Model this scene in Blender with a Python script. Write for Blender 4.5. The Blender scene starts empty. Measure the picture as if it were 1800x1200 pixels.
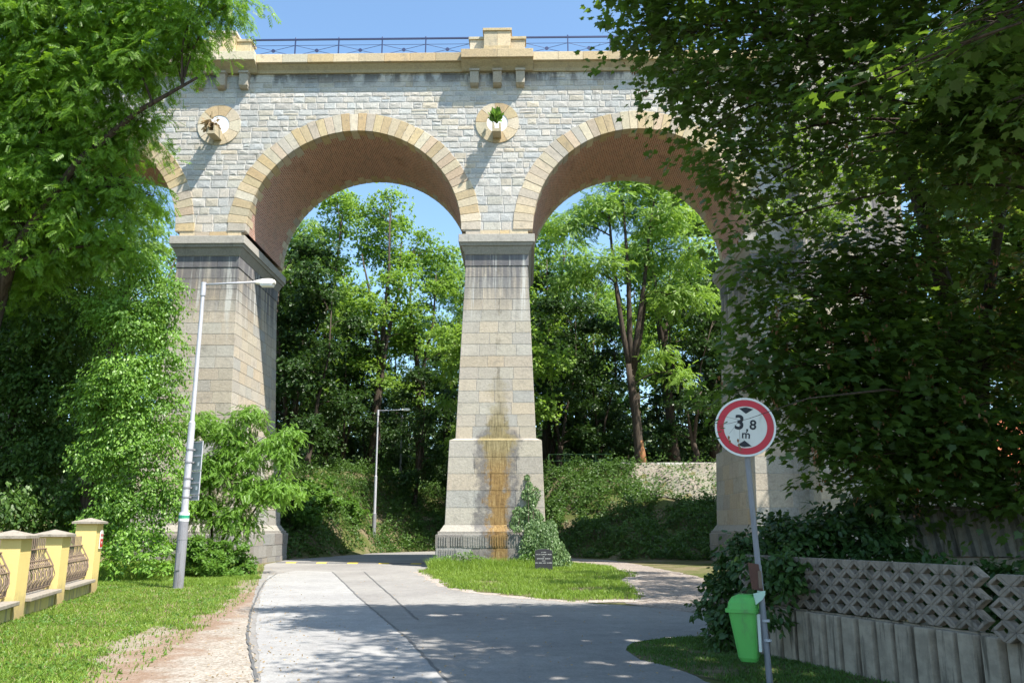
import bpy, math, random
import numpy as np
from mathutils import Vector, Matrix
R = math.radians
S = bpy.context.scene
COL = S.collection
# ------------------------------------------------------------------ camera, world, sun, exposure
PITCH, FPX, EYE = R(12.63), 1450.0, 1.65
cam_d = bpy.data.cameras.new('camera'); cam_d.sensor_width = 36; cam_d.lens = FPX / 1800 * 36
cam_d.clip_start = 0.05; cam_d.clip_end = 2000
cam = bpy.data.objects.new('camera', cam_d); COL.objects.link(cam)
cam.location = (0, 0, EYE); cam.rotation_euler = (R(90) + PITCH, 0, 0)
S.camera = cam
SUN = Vector((1.0, -0.75, 2.0)).normalized()
W = bpy.data.worlds.new('World'); S.world = W; W.use_nodes = True
wn = W.node_tree.nodes; wl = W.node_tree.links
sky = wn.new('ShaderNodeTexSky'); sky.sky_type = 'NISHITA'; sky.sun_disc = False
sky.sun_elevation = math.asin(SUN.z); sky.sun_rotation = math.atan2(SUN.x, SUN.y)
sky.air_density = 1.0; sky.dust_density = 1.2; sky.ozone_density = 0.8; sky.altitude = 250
bg = wn['Background']; bg.inputs['Strength'].default_value = 0.13
tint = wn.new('ShaderNodeMix'); tint.data_type = 'RGBA'; tint.blend_type = 'MULTIPLY'; tint.inputs[0].default_value = 1
wl.new(sky.outputs[0], tint.inputs[6]); tint.inputs[7].default_value = (0.82, 0.94, 0.955, 1); wl.new(tint.outputs[2], bg.inputs[0])
sd = bpy.data.lights.new('sun', 'SUN'); sd.energy = 4.4; sd.angle = R(0.55); sd.color = (1.0, 0.94, 0.85)
so = bpy.data.objects.new('sun', sd); COL.objects.link(so)
so.rotation_mode = 'QUATERNION'; so.rotation_quaternion = SUN.to_track_quat('Z', 'Y'); so.location = (30, -20, 60)
S.view_settings.view_transform = 'Standard'; S.view_settings.look = 'None'
S.view_settings.exposure = 1.35; S.view_settings.gamma = 1
S.cycles.max_bounces = 8; S.cycles.transparent_max_bounces = 8
S.cycles.use_denoising = True

# ------------------------------------------------------------------ helpers
def ray(px, py):
    a = (px - 900) / FPX; b = (600 - py) / FPX
    return Vector((a, math.cos(PITCH) - b * math.sin(PITCH), math.sin(PITCH) + b * math.cos(PITCH)))
def at(px, py, D):                      # a point of the photo at ground distance D
    r = ray(px, py); s = D / r.y
    return Vector((r.x * s, D, r.z * s + EYE))
def G(px, py, z=0.0):                   # a point of the photo lying on the level ground
    r = ray(px, py); s = (z - EYE) / r.z
    return (r.x * s, r.y * s)

class MB:
    def __init__(s): s.v = []; s.f = []; s.c = []; s.uv = []; s.col = (1, 1, 1)
    def quad(s, *p, uv=None):
        n = len(s.v); s.v += [tuple(q) for q in p]; s.f.append(tuple(range(n, n + len(p)))); s.c.append(s.col); s.uv.append(uv)
    def poly(s, idx): s.f.append(tuple(idx)); s.c.append(s.col); s.uv.append(None)
    def hexa(s, p):                     # 8 points: bottom 4 (ccw from above), top 4
        n = len(s.v); s.v += [tuple(q) for q in p]
        for f in ((3, 2, 1, 0), (4, 5, 6, 7), (0, 1, 5, 4), (1, 2, 6, 5), (2, 3, 7, 6), (3, 0, 4, 7)):
            s.poly([n + i for i in f])
    def box(s, x0, x1, y0, y1, z0, z1):
        s.hexa([(x0, y0, z0), (x1, y0, z0), (x1, y1, z0), (x0, y1, z0), (x0, y0, z1), (x1, y0, z1), (x1, y1, z1), (x0, y1, z1)])
    def frustum(s, b, t):               # b, t = (x0,x1,y0,y1,z)
        s.hexa([(b[0], b[2], b[4]), (b[1], b[2], b[4]), (b[1], b[3], b[4]), (b[0], b[3], b[4]),
                (t[0], t[2], t[4]), (t[1], t[2], t[4]), (t[1], t[3], t[4]), (t[0], t[3], t[4])])
    def prism(s, pts, d):               # pts: planar outline of 3D points, d: extrusion vector
        n = len(s.v); k = len(pts); d = Vector(d)
        s.v += [tuple(p) for p in pts] + [tuple(Vector(p) + d) for p in pts]
        s.poly([n + i for i in range(k)][::-1]); s.poly([n + k + i for i in range(k)])
        for i in range(k):
            j = (i + 1) % k; s.poly([n + i, n + j, n + k + j, n + k + i])
    def tube(s, pts, rad, sides=8, cap=True):
        pts = [Vector(p) for p in pts]; n0 = len(s.v); m = len(pts)
        if not hasattr(rad, '__len__'): rad = [rad] * m
        up = None
        for i, p in enumerate(pts):
            t = (pts[min(i + 1, m - 1)] - pts[max(i - 1, 0)])
            if t.length < 1e-9: t = Vector((0, 0, 1))
            t.normalize()
            if up is None: up = t.orthogonal().normalized()
            a = (up - t * up.dot(t))
            a = t.orthogonal().normalized() if a.length < 1e-6 else a.normalized()
            up = a; b = t.cross(a)
            for k in range(sides):
                w = 2 * math.pi * k / sides
                s.v.append(tuple(p + (a * math.cos(w) + b * math.sin(w)) * rad[i]))
        for i in range(m - 1):
            for k in range(sides):
                j = (k + 1) % sides
                s.poly([n0 + i * sides + k, n0 + i * sides + j, n0 + (i + 1) * sides + j, n0 + (i + 1) * sides + k])
        if cap:
            s.poly([n0 + k for k in range(sides)][::-1]); s.poly([n0 + (m - 1) * sides + k for k in range(sides)])
    def bar(s, a, b, r, sides=6): s.tube([a, b], r, sides)
    def build(s, name, mat, parent=None, smooth=False, M=None, col=False, bevel=0):
        me = bpy.data.meshes.new(name); me.from_pydata(s.v, [], s.f); me.update()
        if col:
            at_ = me.color_attributes.new('Col', 'FLOAT_COLOR', 'CORNER')
            arr = np.concatenate([np.tile(np.array([*c, 1.0], np.float32), (len(f), 1)) for c, f in zip(s.c, s.f)])
            at_.data.foreach_set('color', arr.ravel())
        if any(u is not None for u in s.uv):
            uvl = me.uv_layers.new(name='UVMap'); arr = []
            for u, f in zip(s.uv, s.f): arr += list(u) if u is not None else [(0, 0)] * len(f)
            uvl.data.foreach_set('uv', np.array(arr, np.float32).ravel())
        if smooth: me.polygons.foreach_set('use_smooth', [True] * len(me.polygons))
        me.materials.append(mat)
        o = bpy.data.objects.new(name, me); COL.objects.link(o)
        if parent is not None: o.parent = parent
        if M is not None: o.matrix_local = M
        if bevel:
            b = o.modifiers.new('bevel', 'BEVEL'); b.width = bevel; b.segments = 2; b.limit_method = 'ANGLE'
        return o

def tag(o, label=None, cat=None, group=None, kind=None):
    if label: o['label'] = label
    if cat: o['category'] = cat
    if group: o['group'] = group
    if kind: o['kind'] = kind
    return o
def thing(name, label, cat, loc=(0, 0, 0), rz=0, group=None):
    o = bpy.data.objects.new(name, None); COL.objects.link(o); o.empty_display_size = 0.2
    o.location = loc; o.rotation_euler = (0, 0, rz)
    return tag(o, label, cat, group)
def dup(root, loc, rz=0, sc=1.0, label=None, group=None):
    r = root.copy(); COL.objects.link(r); r.location = loc; r.rotation_euler = (0, 0, rz); r.scale = (sc, sc, sc)
    if label: r['label'] = label
    if group: r['group'] = group
    for ch in list(root.children):
        c = ch.copy(); COL.objects.link(c); c.parent = r
        for g in ch.children:
            d = g.copy(); COL.objects.link(d); d.parent = c
    return r

# ------------------------------------------------------------------ materials
class NT:
    def __init__(s, name):
        s.m = bpy.data.materials.new(name); s.m.use_nodes = True; s.t = s.m.node_tree; s.n = s.t.nodes; s.l = s.t.links
        s.b = s.n['Principled BSDF']; s.out = s.n['Material Output']
        s.tc = s.n.new('ShaderNodeTexCoord')
    def inp(s, sock, v):
        if isinstance(v, bpy.types.NodeSocket): s.l.new(v, sock)
        else: sock.default_value = v
    def math(s, op, a, b=0.0, c=None, clamp=False):
        n = s.n.new('ShaderNodeMath'); n.operation = op; n.use_clamp = clamp
        s.inp(n.inputs[0], a); s.inp(n.inputs[1], b)
        if c is not None: s.inp(n.inputs[2], c)
        return n.outputs[0]
    def mapping(s, vec, scale=(1, 1, 1), loc=(0, 0, 0), rot=(0, 0, 0)):
        n = s.n.new('ShaderNodeMapping'); s.l.new(vec, n.inputs[0])
        n.inputs['Scale'].default_value = scale; n.inputs['Location'].default_value = loc; n.inputs['Rotation'].default_value = rot
        return n.outputs[0]
    def noise(s, vec, scale, detail=4, rough=0.6, dist=0.0):
        n = s.n.new('ShaderNodeTexNoise'); s.l.new(vec, n.inputs['Vector'])
        n.inputs['Scale'].default_value = scale; n.inputs['Detail'].default_value = detail
        n.inputs['Roughness'].default_value = rough; n.inputs['Distortion'].default_value = dist
        return n.outputs['Fac']
    def ramp(s, fac, stops):
        n = s.n.new('ShaderNodeValToRGB'); s.inp(n.inputs[0], fac); e = n.color_ramp.elements
        while len(e) < len(stops): e.new(0.5)
        for i, (p, c) in enumerate(stops):
            e[i].position = p; e[i].color = (*c, 1) if hasattr(c, '__len__') else (c, c, c, 1)
        return n.outputs[0]
    def rng(s, v, a, b, c=0.0, d=1.0, smooth=True):
        n = s.n.new('ShaderNodeMapRange'); n.interpolation_type = 'SMOOTHSTEP' if smooth else 'LINEAR'
        s.inp(n.inputs[0], v)
        for k, q in zip((1, 2, 3, 4), (a, b, c, d)): s.inp(n.inputs[k], q)
        return n.outputs[0]
    def mix(s, fac, a, b, mode='MIX'):
        n = s.n.new('ShaderNodeMix'); n.data_type = 'RGBA'; n.blend_type = mode
        s.inp(n.inputs[0], fac)
        for k, q in ((6, a), (7, b)):
            if not isinstance(q, bpy.types.NodeSocket): q = (*q, 1) if len(q) == 3 else q
            s.inp(n.inputs[k], q)
        return n.outputs[2]
    def sep(s, vec):
        n = s.n.new('ShaderNodeSeparateXYZ'); s.l.new(vec, n.inputs[0]); return n.outputs
    def bump(s, h, strength=0.5, dist=0.02):
        n = s.n.new('ShaderNodeBump'); n.inputs['Strength'].default_value = strength; n.inputs['Distance'].default_value = dist
        s.l.new(h, n.inputs['Height']); s.l.new(n.outputs[0], s.b.inputs['Normal'])
    def attr(s, name):
        n = s.n.new('ShaderNodeAttribute'); n.attribute_name = name; return n.outputs['Color']
    def fin(s, col, rough=0.8, metal=0.0, spec=0.3):
        s.inp(s.b.inputs['Base Color'], col if isinstance(col, bpy.types.NodeSocket) else (*col, 1))
        s.inp(s.b.inputs['Roughness'], rough); s.b.inputs['Metallic'].default_value = metal
        s.b.inputs['Specular IOR Level'].default_value = spec
        return s.m

def plain(name, col, rough=0.6, metal=0.0, var=0.25, scale=4.0, dirt=None, spec=0.4, bump=0.0):
    n = NT(name); o = n.tc.outputs['Object']
    f = n.noise(o, scale, 6, 0.65)
    c = n.mix(f, [x * (1 - var) for x in col], [min(1, x * (1 + var)) for x in col])
    if dirt:
        d = n.rng(n.noise(n.mapping(o, (1, 1, 0.25)), scale * 1.7, 5, 0.7), 0.5, 0.72)
        c = n.mix(d, c, dirt)
    if bump: n.bump(n.noise(o, 40, 4), bump, 0.01)
    return n.fin(c, rough, metal, spec)

def stone_mat(name, bump=0.6, extra=None, dark=0.6):
    n = NT(name); o = n.tc.outputs['Object']
    c = n.attr('Col')
    f1 = n.noise(o, 2.2, 5, 0.65); f2 = n.noise(o, 14, 6, 0.7); f3 = n.noise(n.mapping(o, (1.3, 1.3, 0.16)), 1.6, 5, 0.65)
    c = n.mix(1.0, c, n.ramp(f2, [(0.25, 0.70), (0.5, 0.95), (0.75, 1.15)]), 'MULTIPLY')
    c = n.mix(n.rng(f1, 0.52, 0.75, 0, 0.45), c, (0.16, 0.15, 0.135))
    c = n.mix(n.rng(f3, 0.55, 0.78, 0, dark), c, (0.10, 0.098, 0.095))
    if extra: c = extra(n, c, o)
    h = n.math('ADD', n.math('MULTIPLY', n.noise(o, 9, 6, 0.7), 1.0), n.math('MULTIPLY', n.noise(o, 45, 3, 0.6), 0.4))
    n.bump(h, bump, 0.035)
    return n.fin(c, 0.9, 0, 0.2)

def lime_streaks(n, c, o):              # dark soot and white lime runs under the capital
    x, y, z = n.sep(o)
    t = n.rng(z, 10.3, 13.0)
    cols = n.noise(n.mapping(o, (1, 1, 0.06)), 2.4, 4, 0.6)
    c = n.mix(n.math('MULTIPLY', t, n.rng(cols, 0.36, 0.55, 0, 0.8)), c, (0.10, 0.10, 0.11))
    st = n.noise(n.mapping(o, (2.1, 2.1, 0.07), (3.3, 0, 0)), 1.9, 4, 0.65)
    c = n.mix(n.math('MULTIPLY', n.rng(z, 8.6, 12.0), n.rng(st, 0.56, 0.70, 0, 0.75)), c, (0.50, 0.50, 0.47))
    return c
def spring_stain(n, c, o):              # rust coloured sinter run down the middle of the front
    c = lime_streaks(n, c, o)
    x, y, z = n.sep(o)
    front = n.rng(y, 0.6, 0.9, 1, 0)
    du = n.math('ABSOLUTE', n.math('ADD', x, 0.60))
    wob = n.math('MULTIPLY', n.math('SUBTRACT', n.noise(o, 1.7, 6, 0.75), 0.5), 2.0)
    wob2 = n.math('MULTIPLY', n.math('SUBTRACT', n.noise(n.mapping(o, (6, 6, 0.5)), 1.5, 4, 0.7), 0.5), 0.45)
    d1 = n.math('ADD', n.math('ADD', du, n.math('MULTIPLY', wob, 0.75)), wob2)
    # width of grey wet zone and of the ochre crust as curves over height 0..9 m
    zn = n.math('DIVIDE', z, 9.0)
    wg = n.ramp(zn, [(0.0, 0.30), (0.15, 0.32), (0.19, 0.52), (0.45, 0.46), (0.58, 0.52), (0.60, 0.50), (0.64, 0.28), (0.69, 0.14), (0.735, 0.0), (1.0, 0.0)])
    wo = n.ramp(zn, [(0.0, 0.24), (0.19, 0.235), (0.40, 0.25), (0.54, 0.32), (0.585, 0.44), (0.60, 0.42), (0.62, 0.24), (0.70, 0.22), (0.80, 0.20), (0.86, 0.16), (0.92, 0.0)])
    wg = n.math('MULTIPLY', wg, 2.0); wo = n.math('MULTIPLY', wo, 2.0)
    mg = n.rng(n.math('SUBTRACT', d1, wg), -0.22, 0.10, 1, 0)
    mo = n.rng(n.math('SUBTRACT', d1, wo), -0.26, 0.08, 1, 0)
    crust = n.math('ADD', n.math('MULTIPLY', n.noise(n.mapping(o, (9, 9, 0.7)), 2.0, 7, 0.8), 0.75), n.math('MULTIPLY', n.noise(o, 5, 6, 0.75), 0.25))
    oc = n.ramp(crust, [(0.33, (0.06, 0.04, 0.02)), (0.44, (0.18, 0.105, 0.035)), (0.55, (0.28, 0.18, 0.065)), (0.68, (0.42, 0.325, 0.165))])
    up = n.rng(z, 3.6, 5.2)
    oc = n.mix(up, oc, n.ramp(crust, [(0.36, (0.09, 0.075, 0.04)), (0.52, (0.25, 0.205, 0.10)), (0.68, (0.42, 0.37, 0.22))]))
    c = n.mix(n.math('MULTIPLY', n.math('MULTIPLY', mg, front), n.rng(n.noise(o, 3, 6, 0.75), 0.3, 0.6, 0.35, 0.85)), c, (0.115, 0.11, 0.11))
    hi = n.rng(z, 5.4, 7.6, 0.92, 0.38)
    return n.mix(n.math('MULTIPLY', n.math('MULTIPLY', mo, front), hi), c, oc)
def top_course_dark(n, c, o):                # near black patches over the top courses
    x, y, z = n.sep(o)
    t = n.rng(z, 22.2, 22.9)
    f = n.noise(n.mapping(o, (1, 1, 0.35), (5, 0, 0)), 1.3, 4, 0.6)
    return n.mix(n.math('MULTIPLY', t, n.rng(f, 0.42, 0.56, 0, 0.8)), c, (0.085, 0.08, 0.075))

M = {}
M['rubble'] = stone_mat('rubble_stone', 0.75, top_course_dark, 0.32)
M['ashlar'] = stone_mat('pier_ashlar', 0.5, lime_streaks, 0.35)
M['ashlar_spring'] = stone_mat('pier_ashlar_with_sinter', 0.5, spring_stain, 0.25)
M['ochre'] = stone_mat('sandstone', 0.45, None, 0.35)
M['cap'] = stone_mat('capital_stone', 0.4, None, 0.6)
def brick_mat():
    n = NT('vault_brick'); uv = n.tc.outputs['UV']
    b = n.n.new('ShaderNodeTexBrick'); n.l.new(uv, b.inputs[0])
    b.inputs['Color1'].default_value = (0.46, 0.225, 0.155, 1); b.inputs['Color2'].default_value = (0.32, 0.155, 0.11, 1)
    b.inputs['Mortar'].default_value = (0.60, 0.50, 0.43, 1); b.inputs['Scale'].default_value = 1.0
    b.inputs['Brick Width'].default_value = 0.31; b.inputs['Row Height'].default_value = 0.095; b.inputs['Mortar Size'].default_value = 0.011
    b.inputs['Bias'].default_value = 0.0
    f = n.noise(uv, 0.9, 5, 0.7)
    c = n.mix(n.rng(f, 0.5, 0.72, 0, 0.55), b.outputs[0], (0.30, 0.24, 0.20))
    c = n.mix(n.rng(n.noise(uv, 0.5, 4, 0.6), 0.55, 0.75, 0, 0.5), c, (0.10, 0.05, 0.04))
    n.bump(b.outputs['Fac'], -0.6, 0.02)
    return n.fin(c, 0.9)
M['brick'] = brick_mat()
def leaf_mat(name, c0, c1, trans, tfac=0.4, gloss=0.35, big=0.35):
    n = NT(name)
    g = n.n.new('ShaderNodeNewGeometry'); oi = n.n.new('ShaderNodeObjectInfo')
    f = n.noise(n.tc.outputs['Object'], big, 3, 0.6)
    v = n.math('ADD', n.math('MULTIPLY', g.outputs['Random Per Island'], 0.55), n.math('MULTIPLY', n.rng(f, 0.3, 0.7), 0.45))
    v = n.math('ADD', v, n.math('MULTIPLY', n.math('SUBTRACT', oi.outputs['Random'], 0.5), 0.25), clamp=True)
    c = n.mix(v, c0, c1)
    n.fin(c, 0.45, 0, gloss)
    tr = n.n.new('ShaderNodeBsdfTranslucent')
    n.l.new(n.mix(v, [x * 0.8 for x in trans], trans), tr.inputs[0])
    ms = n.n.new('ShaderNodeMixShader'); ms.inputs[0].default_value = tfac
    n.l.new(n.b.outputs[0], ms.inputs[1]); n.l.new(tr.outputs[0], ms.inputs[2]); n.l.new(ms.outputs[0], n.out.inputs[0])
    return n.m
M['ash'] = leaf_mat('ash_leaf', (0.05, 0.13, 0.012), (0.24, 0.41, 0.05), (0.30, 0.54, 0.03), 0.46, .4, .6)
M['ivy'] = leaf_mat('creeper_leaf', (0.04, 0.11, 0.014), (0.22, 0.39, 0.06), (0.26, 0.50, 0.03), 0.38, 0.45, .5)
M['robinia'] = leaf_mat('robinia_leaf', (0.09, 0.20, 0.02), (0.20, 0.36, 0.05), (0.24, 0.44, 0.04), 0.45)
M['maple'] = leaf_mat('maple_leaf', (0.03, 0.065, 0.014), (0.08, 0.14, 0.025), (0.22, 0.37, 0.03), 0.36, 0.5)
M['wood_leaf'] = leaf_mat('woodland_leaf', (0.08, 0.17, 0.022), (0.30, 0.44, 0.09), (0.34, 0.54, 0.06), 0.47, 0.35, 0.2)
M['dark_leaf'] = leaf_mat('dark_green_leaf', (0.022, 0.055, 0.012), (0.06, 0.12, 0.025), (0.07, 0.15, 0.02), 0.28, 0.4, 0.2)  # deep green shared by understorey trees, far woods, hedge and garden shrubs
M['pier_ivy'] = leaf_mat('ivy_leaf', (0.045, 0.10, 0.026), (0.22, 0.33, 0.13), (0.16, 0.30, 0.06), 0.3, 0.5)
M['weed'] = leaf_mat('weed_leaf', (0.06, 0.14, 0.02), (0.14, 0.27, 0.04), (0.18, 0.34, 0.04), 0.4)
M['shade_leaf'] = leaf_mat('shade_leaf', (0.03, 0.075, 0.014), (0.11, 0.20, 0.04), (0.13, 0.26, 0.03), 0.35, .35, .7)  # weed green darkened: shade of the bank put into the leaf colour
M['grass'] = leaf_mat('grass_blade', (0.09, 0.17, 0.015), (0.25, 0.36, 0.06), (0.30, 0.46, 0.05), 0.42, 0.3, 0.9)
M['dry'] = leaf_mat('dry_grass', (0.24, 0.17, 0.09), (0.42, 0.32, 0.2), (0.4, 0.3, 0.15), 0.3)
M['seed'] = leaf_mat('maple_seed', (0.16, 0.07, 0.04), (0.30, 0.16, 0.08), (0.35, 0.17, 0.06), 0.4)
def bark_mat(name, a, b):
    n = NT(name); o = n.tc.outputs['Object']
    f = n.noise(n.mapping(o, (6, 6, 0.8)), 2.0, 6, 0.7)
    n.bump(f, 0.8, 0.03)
    return n.fin(n.mix(n.rng(f, 0.3, 0.7), a, b), 0.9, 0, 0.2)
M['bark'] = bark_mat('bark', (0.03, 0.022, 0.016), (0.095, 0.075, 0.058))
M['bark_red'] = bark_mat('sunlit_red_bark', (0.16, 0.07, 0.03), (0.38, 0.19, 0.09))
def soil_mat():
    n = NT('soil'); o = n.tc.outputs['Object']
    a = n.noise(o, 0.5, 6, 0.65); b = n.noise(o, 9, 6, 0.7)
    c = n.mix(n.rng(a, 0.4, 0.6), (0.085, 0.10, 0.03), (0.17, 0.14, 0.085))
    c = n.mix(1.0, c, n.ramp(b, [(0.3, 0.6), (0.7, 1.2)]), 'MULTIPLY')
    n.bump(b, 0.6, 0.04); return n.fin(c, 0.95, 0, 0.1)
M['soil'] = soil_mat()
def gravel_mat(name, c0, c1, c2):
    n = NT(name); o = n.tc.outputs['Object']
    a = n.noise(o, 0.8, 5, 0.65); b = n.noise(o, 22, 5, 0.75)
    v = n.n.new('ShaderNodeTexVoronoi'); n.l.new(o, v.inputs['Vector']); v.inputs['Scale'].default_value = 26
    c = n.mix(n.rng(a, 0.38, 0.62), c0, c1)
    c = n.mix(n.rng(b, 0.55, 0.75, 0, 0.6), c, c2)
    c = n.mix(0.35, c, n.ramp(n.sep(v.outputs['Color'])[0], [(0.0, 0.08), (1.0, 0.55)]))
    n.bump(v.outputs['Distance'], 0.5, 0.02); return n.fin(c, 0.95, 0, 0.15)
M['gravel'] = gravel_mat('shoulder_gravel', (0.32, 0.26, 0.205), (0.25, 0.20, 0.15), (0.17, 0.10, 0.07))
def shoulder_mat():
    n = NT('shoulder_soil_and_gravel'); o = n.tc.outputs['Object']
    x, y, z = n.sep(o)
    a = n.noise(o, 0.8, 5, 0.65); b = n.noise(o, 22, 5, 0.75); w = n.noise(o, 1.1, 6, 0.7)
    v = n.n.new('ShaderNodeTexVoronoi'); n.l.new(o, v.inputs['Vector']); v.inputs['Scale'].default_value = 28
    c = n.mix(n.rng(a, 0.38, 0.62), (0.29, 0.245, 0.19), (0.23, 0.19, 0.14))
    c = n.mix(n.rng(b, 0.55, 0.75, 0, 0.6), c, (0.18, 0.12, 0.08))
    c = n.mix(0.3, c, n.ramp(n.sep(v.outputs['Color'])[0], [(0.0, 0.08), (1.0, 0.55)]))
    e = n.math('ADD', n.math('ADD', x, n.math('MULTIPLY', y, 0.18)), 2.9)       # 0 along the edge of the grass
    e = n.math('ADD', e, n.math('MULTIPLY', n.math('SUBTRACT', w, 0.5), 2.6))
    lit = n.mix(n.noise(o, 12, 5, 0.7), (0.13, 0.075, 0.045), (0.24, 0.15, 0.095))
    c = n.mix(n.rng(n.math('ABSOLUTE', n.math('SUBTRACT', e, 0.25)), 0.0, 0.75, 0.75, 0.0), c, lit)
    c = n.mix(n.rng(e, -0.9, 0.1, 1, 0), c, n.mix(b, (0.12, 0.105, 0.05), (0.22, 0.175, 0.105)))
    n.bump(v.outputs['Distance'], 0.5, 0.02); return n.fin(c, 0.95, 0, 0.15)
M['shoulder'] = shoulder_mat()
M['dirt'] = gravel_mat('path_dirt', (0.23, 0.17, 0.12), (0.17, 0.125, 0.09), (0.12, 0.09, 0.06))
M['ballast'] = gravel_mat('ballast', (0.32, 0.305, 0.28), (0.25, 0.24, 0.225), (0.2, 0.19, 0.18))
M['bank'] = gravel_mat('dry_bank', (0.17, 0.125, 0.075), (0.12, 0.115, 0.05), (0.07, 0.085, 0.03))
def asphalt(name, a, b):
    n = NT(name); o = n.tc.outputs['Object']
    big = n.noise(o, 0.35, 5, 0.6); fine = n.noise(o, 38, 5, 0.85); mid = n.noise(o, 3.0, 7, 0.75)
    c = n.mix(n.rng(big, 0.35, 0.65), a, b)
    c = n.mix(1.0, c, n.ramp(fine, [(0.3, 0.66), (0.7, 1.3)]), 'MULTIPLY')
    c = n.mix(1.0, c, n.ramp(mid, [(0.3, 0.80), (0.7, 1.10)]), 'MULTIPLY')
    n.bump(fine, 0.35, 0.01); return n.fin(c, 0.85, 0, 0.25)
M['road'] = asphalt('asphalt_grey', (0.215, 0.205, 0.195), (0.26, 0.25, 0.235))
M['road_light'] = asphalt('asphalt_pale', (0.27, 0.265, 0.26), (0.315, 0.31, 0.30))
M['tar'] = plain('tar_seam', (0.105, 0.105, 0.105), 0.7, var=0.4, scale=9)
M['steel'] = plain('galvanised_steel', (0.46, 0.46, 0.49), 0.5, 0.15, 0.12, 2.5, (0.30, 0.30, 0.32))
M['steel_dark'] = plain('grey_pole_paint', (0.23, 0.23, 0.25), 0.55, 0.1, 0.15, 3, (0.15, 0.14, 0.14))
M['lamp_white'] = plain('lamp_housing', (0.72, 0.70, 0.62), 0.45, 0, 0.08, 6)
M['signback'] = plain('sign_back', (0.24, 0.30, 0.30), 0.5, 0.2, 0.15, 3)
M['sticker'] = plain('sticker_white', (0.75, 0.76, 0.74), 0.6, 0, 0.1, 20)
M['mark_green'] = plain('trail_mark_green', (0.03, 0.28, 0.16), 0.6, 0, 0.1, 20)
M['yellow'] = plain('yellow_render_plain', (0.68, 0.53, 0.20), 0.9, 0, 0.07, 1.5, None, 0.2, 0.2)
def yellow_pillar():
    n = NT('yellow_render'); o = n.tc.outputs['Object']
    x, y, z = n.sep(o)
    c = n.mix(n.noise(o, 1.5, 5), (0.62, 0.48, 0.18), (0.70, 0.56, 0.22))
    f = n.noise(o, 4.5, 6, 0.75)
    c = n.mix(n.math('MULTIPLY', n.rng(n.math('ADD', z, n.math('MULTIPLY', f, 0.9)), 0.55, 1.05, 1, 0), 0.7), c, (0.30, 0.22, 0.13))
    c = n.mix(n.rng(n.noise(n.mapping(o, (5, 5, 0.3)), 2, 5, 0.7), 0.6, 0.75, 0, 0.5), c, (0.40, 0.31, 0.16))
    n.bump(n.noise(o, 35, 5, 0.7), 0.35, 0.01); return n.fin(c, 0.92, 0, 0.2)
M['yellow'] = yellow_pillar()
def yellow_base():
    n = NT('yellow_render_stained'); o = n.tc.outputs['Object']
    x, y, z = n.sep(o)
    f = n.noise(n.mapping(o, (3.4, 3.4, 0.25)), 1.6, 4, 0.55)
    c = n.mix(n.noise(o, 1.5, 5), (0.64, 0.51, 0.21), (0.70, 0.58, 0.26))
    c = n.mix(n.rng(f, 0.46, 0.6, 0, 0.75), c, (0.36, 0.29, 0.22))
    return n.fin(c, 0.9, 0, 0.2)
M['yellow_stain'] = yellow_base()
M['capstone'] = plain('concrete_cap', (0.27, 0.24, 0.20), 0.95, 0, 0.3, 7, (0.14, 0.13, 0.10), 0.2, 0.5)
M['iron'] = plain('rusty_iron', (0.20, 0.145, 0.105), 0.75, 0.1, 0.35, 6)
M['red'] = plain('sign_red', (0.52, 0.018, 0.035), 0.4, 0, 0.08, 3, (0.42, 0.03, 0.04))
M['white'] = plain('sign_white', (0.66, 0.65, 0.60), 0.45, 0, 0.07, 3, (0.5, 0.49, 0.44))
M['black'] = plain('sign_black', (0.012, 0.012, 0.018), 0.5, 0, 0.1, 3)
M['bin'] = plain('green_plastic', (0.10, 0.40, 0.075), 0.5, 0, 0.15, 5, (0.10, 0.25, 0.07), 0.4)
M['rust'] = plain('rust_plate', (0.11, 0.05, 0.035), 0.8, 0, 0.4, 8, (0.06, 0.04, 0.035))
M['paper'] = plain('paper_mint', (0.50, 0.66, 0.55), 0.8, 0, 0.1, 10)
def mossy_concrete(name, base, moss):
    n = NT(name); o = n.tc.outputs['Object']
    a = n.noise(o, 5, 6, 0.7); s = n.noise(n.mapping(o, (5, 5, 0.35)), 2.2, 5, 0.65); f = n.noise(o, 60, 3, 0.7)
    c = n.mix(n.rng(a, 0.35, 0.65), [x * 0.8 for x in base], [x * 1.15 for x in base])
    c = n.mix(n.rng(s, 0.5, 0.66, 0, 0.8), c, moss)
    n.bump(f, 0.5, 0.01); return n.fin(c, 0.92, 0, 0.2)
M['lattice'] = mossy_concrete('lattice_concrete', (0.27, 0.22, 0.175), (0.12, 0.10, 0.075))
M['ribbed'] = mossy_concrete('ribbed_concrete', (0.35, 0.285, 0.215), (0.07, 0.058, 0.042))
M['sheet'] = mossy_concrete('corrugated_sheet', (0.20, 0.19, 0.17), (0.07, 0.065, 0.05))
M['granite'] = plain('black_granite', (0.035, 0.034, 0.04), 0.35, 0, 0.3, 30, None, 0.5)
M['engraving'] = plain('engraving_grey', (0.42, 0.43, 0.42), 0.7, 0, 0.1, 10)
M['rail_blue'] = plain('blue_grey_rail', (0.035, 0.05, 0.12), 0.5, 0.2, 0.1, 3)
M['rail_green'] = plain('green_rail', (0.10, 0.20, 0.08), 0.6, 0.0, 0.2, 3)
M['tile'] = plain('clay_tile', (0.42, 0.13, 0.06), 0.85, 0, 0.25, 5)
M['plaster'] = plain('garden_house_plaster', (0.36, 0.33, 0.28), 0.9, 0, 0.15, 2)
M['bowl'] = plain('lime_white', (0.80, 0.79, 0.80), 0.8, 0, 0.05, 3)
M['yellow_mark'] = plain('yellow_mark', (0.50, 0.36, 0.04), 0.8, 0, 0.3, 20)
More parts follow.
